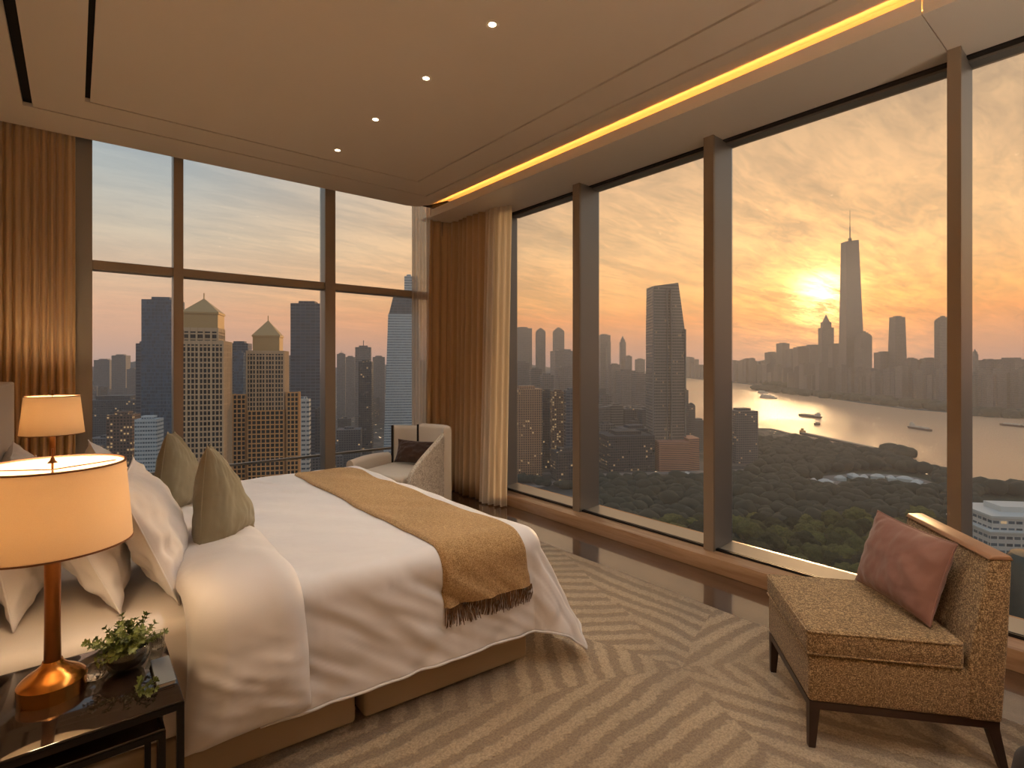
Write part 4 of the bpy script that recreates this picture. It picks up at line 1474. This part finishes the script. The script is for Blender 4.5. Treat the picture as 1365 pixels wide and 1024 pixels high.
for (a, b, vt, lab, exx) in far:
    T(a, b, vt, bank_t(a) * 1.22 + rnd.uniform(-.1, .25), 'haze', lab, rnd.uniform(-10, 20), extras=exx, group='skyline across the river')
T(1186, 1206, 423, 3.15, 'haze', 'tapering flat-topped tower on the far bank, second tallest', 5, taper=.72, group='skyline across the river')
def spire():
    t = 3.75
    c = place(1135, t)
    root = empty('spire_tower', (c.x, c.y, GZ), -YAW, 'tallest tower across the river, tapering to a flat top with a needle spire', 'tower', 'skyline across the river')
    def X(u): return (u - 1135) * t
    def Z(v): return (485 - v) * t + H
    mb = MB()
    lo = [(X(1122.5), -35), (X(1148.5), -35), (X(1148.5), 35), (X(1122.5), 35)]
    hi = [(X(1124.5), -22), (X(1141), -22), (X(1141), 22), (X(1124.5), 22)]
    mb.prism(lo, 0, Z(322), hi, ztops=[Z(323), Z(321), Z(321), Z(323)])
    mb.build('shaft', FM['haze'], root, uv=True)
    mb = MB(); mb.lathe([(7.5, Z(324)), (7.5, Z(318)), (2.9, Z(317)), (2.4, Z(303)), (1.5, Z(302)), (.8, Z(281)), (0, Z(280))], X(1133), 0, n=12)
    mb.build('spire', M['metal_far'], root, smooth=True)
spire()
rnd = random.Random(9)
for k in range(46):
    u = 1010 + k * 8.1 + rnd.uniform(-2, 2)
    T(u, u + rnd.uniform(8, 15), rnd.uniform(484, 502), bank_t(u) * rnd.uniform(1.10, 1.18), 'haze', 'small hazy building in the low row along the far river bank', rnd.uniform(-20, 20), group='low row on the far bank', cat='building', name='building')
for k in range(26):
    u = 905 + k * 4.4 + rnd.uniform(-2, 2)
    if 941 < u < 972: continue
    T(u, u + rnd.uniform(5, 9), rnd.uniform(476, 488), max(5.8, min(8.6, bank_t(u) * 1.06)), 'haze', 'faint building on the most distant river bend', group='buildings on the river bend', cat='building', name='building')

# ---- low city fabric behind the named towers
rnd = random.Random(14)
def low_city(n, ur, tr, vfun, label, group, mats):
    for k in range(n):
        u = rnd.uniform(*ur); t = math.exp(rnd.uniform(math.log(tr[0]), math.log(tr[1])))
        hgt = vfun(t)
        wpx = rnd.uniform(16, 42) / t
        a = -YAW + R(rnd.choice((-18, 5, 12, 30)))
        c = place(u, t)
        w_ = rnd.uniform(16, 42)
        mb = MB()
        rt = rnd.uniform(.5, 1.1)
        poly = rect(c, w_, w_ * rt, a)
        mb.prism(poly, GZ, GZ + hgt)
        mb.prism(shrinkp(poly, c, .4), GZ + hgt - .5, GZ + hgt + 3)
        tag(mb.build('building', FM[rnd.choice(mats)], uv=True), label, 'building', group)
low_city(95, (60, 560), (.75, 3.2), lambda t: rnd.uniform(12, 45) + t * 14, 'low city building in the dusk below the far window', 'low city below the far window', ['block', 'dark', 'blue2', 'block', 'white'])
low_city(60, (660, 900), (1.2, 3.0), lambda t: rnd.uniform(15, 60) + t * 16, 'low city building in the haze inland of the slanted tower', 'low city inland of the slanted tower', ['block', 'haze', 'haze', 'dark'])

# ---- ground, river, shores
def m_ground():
    m, N, out = new_mat('city_ground')
    co = objco(N)
    v = N.n('ShaderNodeTexVoronoi', feature='DISTANCE_TO_EDGE'); N.l(co, v.inputs['Vector']); v.inputs['Scale'].default_value = .012
    road = N.math('LESS_THAN', v.outputs[0], .06)
    a = N.noise(co, .03, 5, .6)
    c = N.ramp(a, [(.3, srgb(40, 46, 44)), (.5, srgb(62, 64, 62)), (.7, srgb(84, 82, 78))])
    c = N.mix(N.math('MULTIPLY', road, .5), c, srgb(120, 112, 104))
    p = principled(N, out, c, .9, 0, .2)
    sp = N.n('ShaderNodeTexVoronoi', feature='F1'); N.l(co, sp.inputs['Vector']); sp.inputs['Scale'].default_value = .05
    dots = N.math('MULTIPLY', N.math('LESS_THAN', sp.outputs['Distance'], .10), N.math('GREATER_THAN', N.noise(co, .006, 2), .5))
    p.inputs['Emission Color'].default_value = (1, .7, .4, 1)
    N.val(p.inputs['Emission Strength'], N.math('MULTIPLY', dots, 2.2))
    return m
mb = MB()
mb.add([(-3000, -2500, GZ), (9000, -2500, GZ), (9000, 9500, GZ), (-3000, 9500, GZ)], [(0, 1, 2, 3)])
struct('ground', mb, m_ground(), recalc=False)
near = [(893, 572), (925, 566), (945, 568), (985, 578), (1004, 572), (1030, 573), (1060, 581), (1110, 592), (1165, 604), (1195, 609), (1225, 619), (1250, 631), (1275, 642), (1300, 648), (1340, 651), (1420, 655), (1600, 668)]
farb = [(1700, 590), (1500, 568), (1420, 562), (1365, 558), (1300, 553), (1260, 550), (1210, 546), (1150, 538), (1090, 529), (1040, 521), (1000, 513), (970, 509.5), (940, 507), (915, 504), (900, 503), (880, 503)]
mid = [(860, 508), (872, 530)]
def m_water():
    m, N, out = new_mat('river_water')
    co = objco(N)
    h = N.noise(N.mapping(co, scale=(1, 2.2, 1), rot=(0, 0, .6)), .10, 5, .65, .6)
    big = N.noise(co, .004, 3)
    nm = N.bump(h, .9, 4.0)
    principled(N, out, N.mix(big, srgb(206, 162, 122), srgb(222, 176, 134)), N.ramp(big, [(.3, .28), (.7, .4)]), 0, 1.0, nm)  # muddy base colour raised to stand in for the reflected sunset sky
    return m
M['water'] = m_water()
mb = MB()
pp = [ground(*q) for q in near + farb + mid]
mb.add([(p.x, p.y, GZ + .4) for p in pp], [tuple(range(len(pp)))])
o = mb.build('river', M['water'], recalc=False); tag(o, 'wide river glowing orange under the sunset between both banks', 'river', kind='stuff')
# embankment walls along the near shore
M['quay'] = simple('quay_concrete', srgb(150, 138, 124), .85, noise_scale=.05, var=.2)
mb = MB()
for (a, b) in zip(near[3:-1], near[4:]):
    p, q = ground(*a), ground(*b)
    d = (q - p).normalized(); n_ = Vector((-d.y, d.x)) * 4
    mb.add([(p.x - n_.x, p.y - n_.y, GZ), (q.x - n_.x, q.y - n_.y, GZ), (q.x + n_.x, q.y + n_.y, GZ), (p.x + n_.x, p.y + n_.y, GZ), (p.x - n_.x, p.y - n_.y, GZ + 2.5), (q.x - n_.x, q.y - n_.y, GZ + 2.5), (q.x + n_.x, q.y + n_.y, GZ + 2.5), (p.x + n_.x, p.y + n_.y, GZ + 2.5)],
           [(0, 3, 2, 1), (4, 5, 6, 7), (0, 1, 5, 4), (1, 2, 6, 5), (2, 3, 7, 6), (3, 0, 4, 7)])
tag(mb.build('embankment', M['quay']), 'low concrete embankment following the near river shore', 'embankment')
# long pier parallel to the shore
p, q = ground(1068, 579), ground(1168, 601)
d = (q - p); L = d.length; a = math.atan2(d.y, d.x)
pr = empty('pier', (p.x, p.y, GZ), a, 'long straight pier lying off the near river shore', 'pier')
mb = MB(); mb.box(0, L, -5, 5, 3.5, 5); mb.build('deck', M['quay'], pr)
mb = MB()
for k in range(30):
    mb.box(L * k / 30, L * k / 30 + 1.5, -4, 4, -1, 3.5)
mb.build('piling', M['roofgrey'], pr)
mb = MB(); mb.box(0, 10, -4, 4, 5, 9); mb.box(2, 6, -2, 2, 9, 13); mb.build('pier_head', M['stonelit'], pr)
# boats
M['hull'] = simple('boat_hull', srgb(92, 56, 38), .6, noise_scale=.2, var=.3)
M['boatwhite'] = simple('boat_white', srgb(210, 200, 186), .6)
def boat(u0, v0, u1, v1, label, white=False, cab=True):
    p, q = ground(u0, v0), ground(u1, v1)
    d = q - p; L = d.length; a = math.atan2(d.y, d.x)
    b = empty('boat', (p.x, p.y, GZ + .4), a, label, 'boat', 'boats on the river')
    W = max(8, L * .16)
    mb = MB()
    lo = [(L * .04, -W * .35), (L * .9, -W * .4), (L * .98, 0), (L * .9, W * .4), (L * .04, W * .35)]
    hi = [(0, -W * .5), (L * .88, -W * .5), (L, 0), (L * .88, W * .5), (0, W * .5)]
    mb.prism(lo, -.5, 4.5, hi)
    mb.build('hull', M['boatwhite'] if white else M['hull'], b)
    mb = MB()
    if cab:
        mb.box(L * .06, L * .18, -W * .35, W * .35, 4.5, 12); mb.box(L * .08, L * .14, -W * .2, W * .2, 12, 15)
    if white:
        mb.box(L * .2, L * .75, -W * .4, W * .4, 4.5, 10); mb.box(L * .25, L * .6, -W * .3, W * .3, 10, 14)
    else:
        for k in range(5):
            mb.box(L * (.25 + .12 * k), L * (.34 + .12 * k), -W * .38, W * .38, 4.5, 7.5)
    mb.build('superstructure', M['boatwhite'], b)
boat(1011, 524, 1024, 525, 'small white ferry furthest up the river', True)
boat(1014, 530, 1036, 532, 'white tour boat just below the small ferry', True)
boat(1094, 558, 1064, 554, 'brown cargo barge with cabin in mid river, under the sun')
boat(1086, 567, 1093, 567, 'tiny launch near the brown barge and the pier', False, False)
boat(1212, 571, 1243, 576, 'brown loaded barge just before the third mullion')
boat(1372, 571, 1332, 567, 'long dark barge seen in the last window', False)

# park floor, roads, plaza with pale tents
M['park'] = simple('park_grass', srgb(46, 56, 34), .95, noise_scale=.02, var=.4)
M['road'] = simple('road_asphalt', srgb(128, 122, 116), .8, noise_scale=.03, var=.25)
park = [(700, 1100), (790, 668), (800, 640), (860, 638), (950, 636), (1010, 622), (1005, 590), (1060, 590), (1160, 608), (1240, 634), (1290, 650), (1420, 658), (1500, 700), (1900, 1100)]
mb = MB()
pp = [ground(*q) for q in park]
mb.add([(p.x, p.y, GZ + .2) for p in pp], [tuple(range(len(pp)))])
o = mb.build('park_lawn', M['park'], recalc=False); tag(o, 'dark green park ground under the trees by the river', 'lawn', kind='stuff')
def road(pts, wd, name, label, mat='road', z=.8):
    mb = MB()
    P = [ground(*q) for q in pts]
    # smooth
    Q = []
    for k in range(len(P) - 1):
        p0 = P[max(k - 1, 0)]; p1 = P[k]; p2 = P[k + 1]; p3 = P[min(k + 2, len(P) - 1)]
        for s_ in range(8):
            f = s_ / 8
            Q.append(.5 * ((2 * p1) + (-p0 + p2) * f + (2 * p0 - 5 * p1 + 4 * p2 - p3) * f * f + (-p0 + 3 * p1 - 3 * p2 + p3) * f ** 3))
    Q.append(P[-1])
    n = len(Q)
    def fn(i, j):
        t = (Q[min(i + 1, n - 1)] - Q[max(i - 1, 0)]).normalized()
        nn = Vector((-t.y, t.x))
        e = (-.5, .5, .5, -.5)[j] * wd
        return (Q[i].x + nn.x * e, Q[i].y + nn.y * e, GZ + (0, 0, z, z)[j])
    mb.grid(fn, n, 4, close_v=True)
    return tag(mb.build(name, M[mat]), label, 'road')
road([(683, 634), (740, 632), (800, 634), (870, 632), (940, 630), (1010, 628), (1080, 626), (1120, 622)], 16, 'road', 'pale road skirting the inner edge of the park', z=1.2)
road([(1085, 640), (1115, 636), (1165, 634), (1215, 638), (1250, 652), (1240, 664)], 14, 'road', 'curved pale promenade looping around the park amphitheatre', z=1.0)
road([(1100, 652), (1080, 646), (1085, 638), (1110, 640), (1130, 655), (1160, 662)], 10, 'footpath', 'narrow pale path branching off the looping promenade', z=1.1)
road([(683, 655), (720, 648), (770, 640), (800, 652)], 12, 'road', 'grey road turning through the corner window below the apartments', z=1.0)
road([(1330, 800), (1310, 740), (1300, 700), (1290, 670)], 14, 'road', 'grey road beside the white hall in the last window', z=1.0)
M['tent'] = simple('tent_white', srgb(206, 206, 200), .7)
rnd = random.Random(77)
tents = [(1120, 641), (1138, 638), (1152, 640), (1170, 639), (1188, 641), (1206, 642), (1222, 647), (1236, 653), (1100, 646), (1085, 645), (1070, 646), (1000, 636), (985, 640), (1010, 642), (1195, 652), (1230, 660), (830, 642), (850, 640), (915, 636), (805, 648), (905, 642)]
for (u, v) in tents:
    p = ground(u, v); a = rnd.uniform(0, PI)
    w_ = rnd.uniform(9, 18)
    mb = MB(); poly = rect(p, w_, w_ * .6, a)
    mb.prism(poly, GZ, GZ + 4); mb.prism(shrinkp(poly, p, 1.06), GZ + 4, GZ + 7, shrinkp(poly, p, .3))
    tag(mb.build('pavilion', M['tent']), 'small white-roofed pavilion among the trees beside the park roads', 'pavilion', 'pavilions in the park')

# trees
def m_tree():
    m, N, out = new_mat('tree_foliage')
    co = objco(N)
    gi = N.n('ShaderNodeObjectInfo')
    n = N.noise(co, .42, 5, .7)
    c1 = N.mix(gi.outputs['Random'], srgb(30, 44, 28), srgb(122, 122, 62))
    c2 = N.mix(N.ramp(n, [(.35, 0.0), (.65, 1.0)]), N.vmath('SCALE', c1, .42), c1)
    principled(N, out, c2, .9, 0, .15, N.bump(n, 1.0, 3.0))
    return m
M['tree'] = m_tree()
M['bark'] = simple('bark', srgb(52, 40, 30), .9)
tree_meshes = []
for k in range(5):
    rt = random.Random(100 + k)
    mb = MB()
    def blob(cx_, cy_, cz, r_, sd):
        bm = bmesh.new(); bmesh.ops.create_icosphere(bm, subdivisions=3, radius=1)
        for v in bm.verts:
            d_ = 1 + .34 * nz(v.co.x * 2 + sd, v.co.y * 2, v.co.z * 2) + .26 * nz(v.co.x * 5, v.co.y * 5 + sd, v.co.z * 5)
            v.co = Vector((cx_, cy_, cz)) + Vector((v.co.x * r_ * d_, v.co.y * r_ * d_, v.co.z * r_ * .8 * d_))
        mb.bm(bm)
    blob(0, 0, 9.5, 6.2, k * 3.1)
    for q in range(6):
        a = q * PI / 3 + rt.uniform(-.3, .3)
        blob(math.cos(a) * rt.uniform(3, 4.8), math.sin(a) * rt.uniform(3, 4.8), rt.uniform(6.5, 10), rt.uniform(2.6, 4.2), q + k * 7.7)
    mb.mi = 1
    mb.tube([(0, 0, 0), (.2, .1, 4), (0, 0, 8)], [.7, .5, .3], 8)
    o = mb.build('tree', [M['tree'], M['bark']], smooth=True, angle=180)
    tree_meshes.append(o.data)
    bpy.data.objects.remove(o)
pp2 = [ground(*q) for q in park]
def inside(p, poly):
    c = False
    j = len(poly) - 1
    for i in range(len(poly)):
        a, b = poly[i], poly[j]
        if (a.y > p.y) != (b.y > p.y) and p.x < (b.x - a.x) * (p.y - a.y) / (b.y - a.y) + a.x:
            c = not c
        j = i
    return c
def px(p, z_):
    fx = p.x * math.sin(YAW) + p.y * math.cos(YAW)
    rx = p.x * math.cos(YAW) - p.y * math.sin(YAW)
    return 682.5 + F * rx / fx, 485 - F * (z_ - EYE) / fx, fx
avoid = [ground(*q) for q in tents]
clear = [[(1090, 634), (1150, 628), (1225, 632), (1256, 650), (1235, 668), (1180, 650), (1150, 652), (1120, 662), (1085, 652)], [(976, 628), (1060, 626), (1060, 633), (976, 636)], [(795, 630), (950, 628), (950, 641), (795, 646)], [(1300, 662), (1420, 662), (1430, 860), (1296, 860)], [(1195, 640), (1230, 640), (1235, 660), (1190, 656)]]
clear = [[ground(*q) for q in c_] for c_ in clear[:4]]
rnd = random.Random(31)
cand = []
step = 13.5
gx0 = min(p.x for p in pp2); gx1 = max(p.x for p in pp2); gy0 = min(p.y for p in pp2); gy1 = max(p.y for p in pp2)
yy = gy0
while yy < gy1:
    xx = gx0
    while xx < gx1:
        p = Vector((xx + rnd.uniform(-5, 5), yy + rnd.uniform(-5, 5)))
        xx += step
        if not inside(p, pp2): continue
        u, v, fx = px(p, GZ + 10)
        if fx < 50 or u < 760 or u > 1420 or v > 860: continue
        if u > 1160 and v > 800: continue
        if 940 < u < 974: continue
        if any(inside(p, c_) for c_ in clear): continue
        if any((p - q).length < 11 for q in avoid): continue
        cand.append((fx, p))
    yy += step
cand.sort(key=lambda q: q[0])
vis = []
for fx, p in cand:
    vis.append((fx, p))
rest = MB()
for k, (fx, p) in enumerate(vis):
    s_ = rnd.uniform(.8, 1.55)
    me = rnd.choice(tree_meshes)
    if k < 285:
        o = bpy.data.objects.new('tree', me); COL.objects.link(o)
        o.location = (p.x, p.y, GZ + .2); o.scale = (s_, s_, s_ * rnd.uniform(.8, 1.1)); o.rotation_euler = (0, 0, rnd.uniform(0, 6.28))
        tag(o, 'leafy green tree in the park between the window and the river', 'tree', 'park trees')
    else:
        r_ = 7.2 * s_
        bm = bmesh.new(); bmesh.ops.create_icosphere(bm, subdivisions=2, radius=1)
        for v in bm.verts:
            d_ = 1 + .3 * nz(v.co.x * 2 + k, v.co.y * 2, v.co.z * 2)
            v.co = Vector((p.x, p.y, GZ + 6.5 * s_)) + Vector((v.co.x * r_ * d_, v.co.y * r_ * d_, v.co.z * r_ * .8 * d_))
        rest.bm(bm)
print('TREES', len(vis))
# dark tree belts along both banks
rnd = random.Random(55)
for (u0, v0, u1, v1, n, sz) in ((1000, 588, 1170, 607, 60, 9), (1175, 607, 1290, 646, 40, 8), (1296, 652, 1372, 656, 34, 9), (1180, 604, 1212, 611, 12, 13), (1005, 519, 1264, 548, 130, 22), (1296, 553, 1372, 558, 40, 20), (1015, 512, 1264, 538, 150, 26), (685, 640, 765, 652, 24, 7)):
    for k in range(n):
        f = rnd.random()
        p = ground(u0 + (u1 - u0) * f + rnd.uniform(-3, 3), v0 + (v1 - v0) * f + rnd.uniform(-1.5, 1.5))
        r_ = sz * rnd.uniform(.7, 1.2)
        bm = bmesh.new(); bmesh.ops.create_icosphere(bm, subdivisions=2, radius=1)
        for v in bm.verts:
            d_ = 1 + .3 * nz(v.co.x * 2 + k, v.co.y * 2, v.co.z * 2)
            v.co = Vector((p.x, p.y, GZ + r_ * .5)) + Vector((v.co.x * r_ * d_, v.co.y * r_ * d_, v.co.z * r_ * .7 * d_))
        rest.bm(bm)
M['treefar'] = simple('distant_foliage', srgb(44, 50, 38), .95, noise_scale=.08, var=.4)
o = rest.build('distant_trees', M['treefar'], smooth=True, angle=180)
tag(o, 'dark masses of distant treetops along the park edge and both banks', 'trees', kind='stuff')

# white hall and dark glass drum in the last window
t = .56
c = place(1345, t)
wh = empty('white_hall', (c.x, c.y, GZ), -YAW + R(-8), 'large white hall with a stepped roof beyond the slipper chair', 'building', 'buildings of the city')
def Zf(v): return (485 - v) * t + H
mb = MB()
def rc(x0, x1, y0, y1): return [(x0, y0), (x1, y0), (x1, y1), (x0, y1)]
mb.prism(rc(-26, 45, -20, 25), 0, Zf(700)); mb.prism(rc(-22, 45, -16, 22), Zf(700), Zf(684))
mb.build('body', FM['white'], wh, uv=True)
mb = MB(); mb.prism(rc(-23, 46, -17, 23), Zf(684), Zf(681)); mb.prism(rc(-8, 20, -4, 14), Zf(681), Zf(674)); mb.prism(rc(-27, 46, -21, 26), Zf(701), Zf(699))
mb.build('roof', M['tent'], wh)
t2 = .36
c = place(1380, t2)
mb = MB(); mb.lathe([(11, GZ), (11, EYE + (485 - 748) * t2), (9, EYE + (485 - 740) * t2), (0, EYE + (485 - 738) * t2)], c.x, c.y, n=28)
M['drum'] = simple('dark_green_glass', srgb(46, 58, 54), .2, .3, noise_scale=.3, var=.4)
tag(mb.build('glass_drum', M['drum'], smooth=True, angle=40), 'dark round glass building at the frame edge behind the slipper chair', 'building', 'buildings of the city')
# distant hills upstream and behind the far city
M['hill'] = simple('hill_green', srgb(88, 86, 84), .95, noise_scale=.002, var=.2)
def hills(u0, u1, vt, t, label, seed):
    mb = MB(); n = 60
    def fn(i, j):
        f = i / (n - 1)
        u = u0 + (u1 - u0) * f
        top = (485 - vt) * t + H
        env = math.sin(PI * f) ** .6
        hh = top * env * (.75 + .35 * nz(f * 5, seed))
        p = place(u, t + .28 * j)
        return (p.x, p.y, GZ + hh * (0, .7, 1, .6, 0)[j])
    mb.grid(fn, n, 5)
    tag(mb.build('hill', M['hill'], smooth=True, angle=180), label, 'hill', 'distant hills')
hills(890, 1090, 474, 9.4, 'long faint hill beyond the river bend', 3)
hills(60, 330, 472, 5.5, 'faint hill behind the slab tower near the curtain', 8)
hills(400, 800, 470, 6.0, 'faint ridge behind the hazy towers of the corner window', 12)

# ------------------------------------------------------------------ haze over the city
foots = [([(-1600, 14), (12, 14), (12, -1200), (1500, -1200), (1500, 1500), (-1600, 1500)], .00017),
         ([(-1600, 1500), (1500, 1500), (1500, -1200), (8200, -1200), (8200, 8200), (-1600, 8200)], .00050)]
for k, (foot, dens) in enumerate(foots):
    mb = MB()
    n = len(foot)
    zlo, zhi = GZ - 1, EYE + 230
    vs = [(x, y, zlo) for x, y in foot] + [(x, y, zhi) for x, y in foot]
    mb.add(vs, [tuple(range(n - 1, -1, -1)), tuple(range(n, 2 * n))] + [(i, (i + 1) % n, n + (i + 1) % n, n + i) for i in range(n)])
    m, N, out = new_mat('city_haze')
    vsn = N.n('ShaderNodeVolumeScatter')
    vsn.inputs['Color'].default_value = (.90, .91, .95, 1)
    vsn.inputs['Density'].default_value = dens
    vsn.inputs['Anisotropy'].default_value = .5
    N.l(vsn.outputs[0], out.inputs['Volume'])
    o = mb.build('haze', m)
    tag(o, ['thin dusk haze over the near city and park', 'thicker sunset haze lying over the far river bank and skyline'][k], 'haze', kind='stuff')
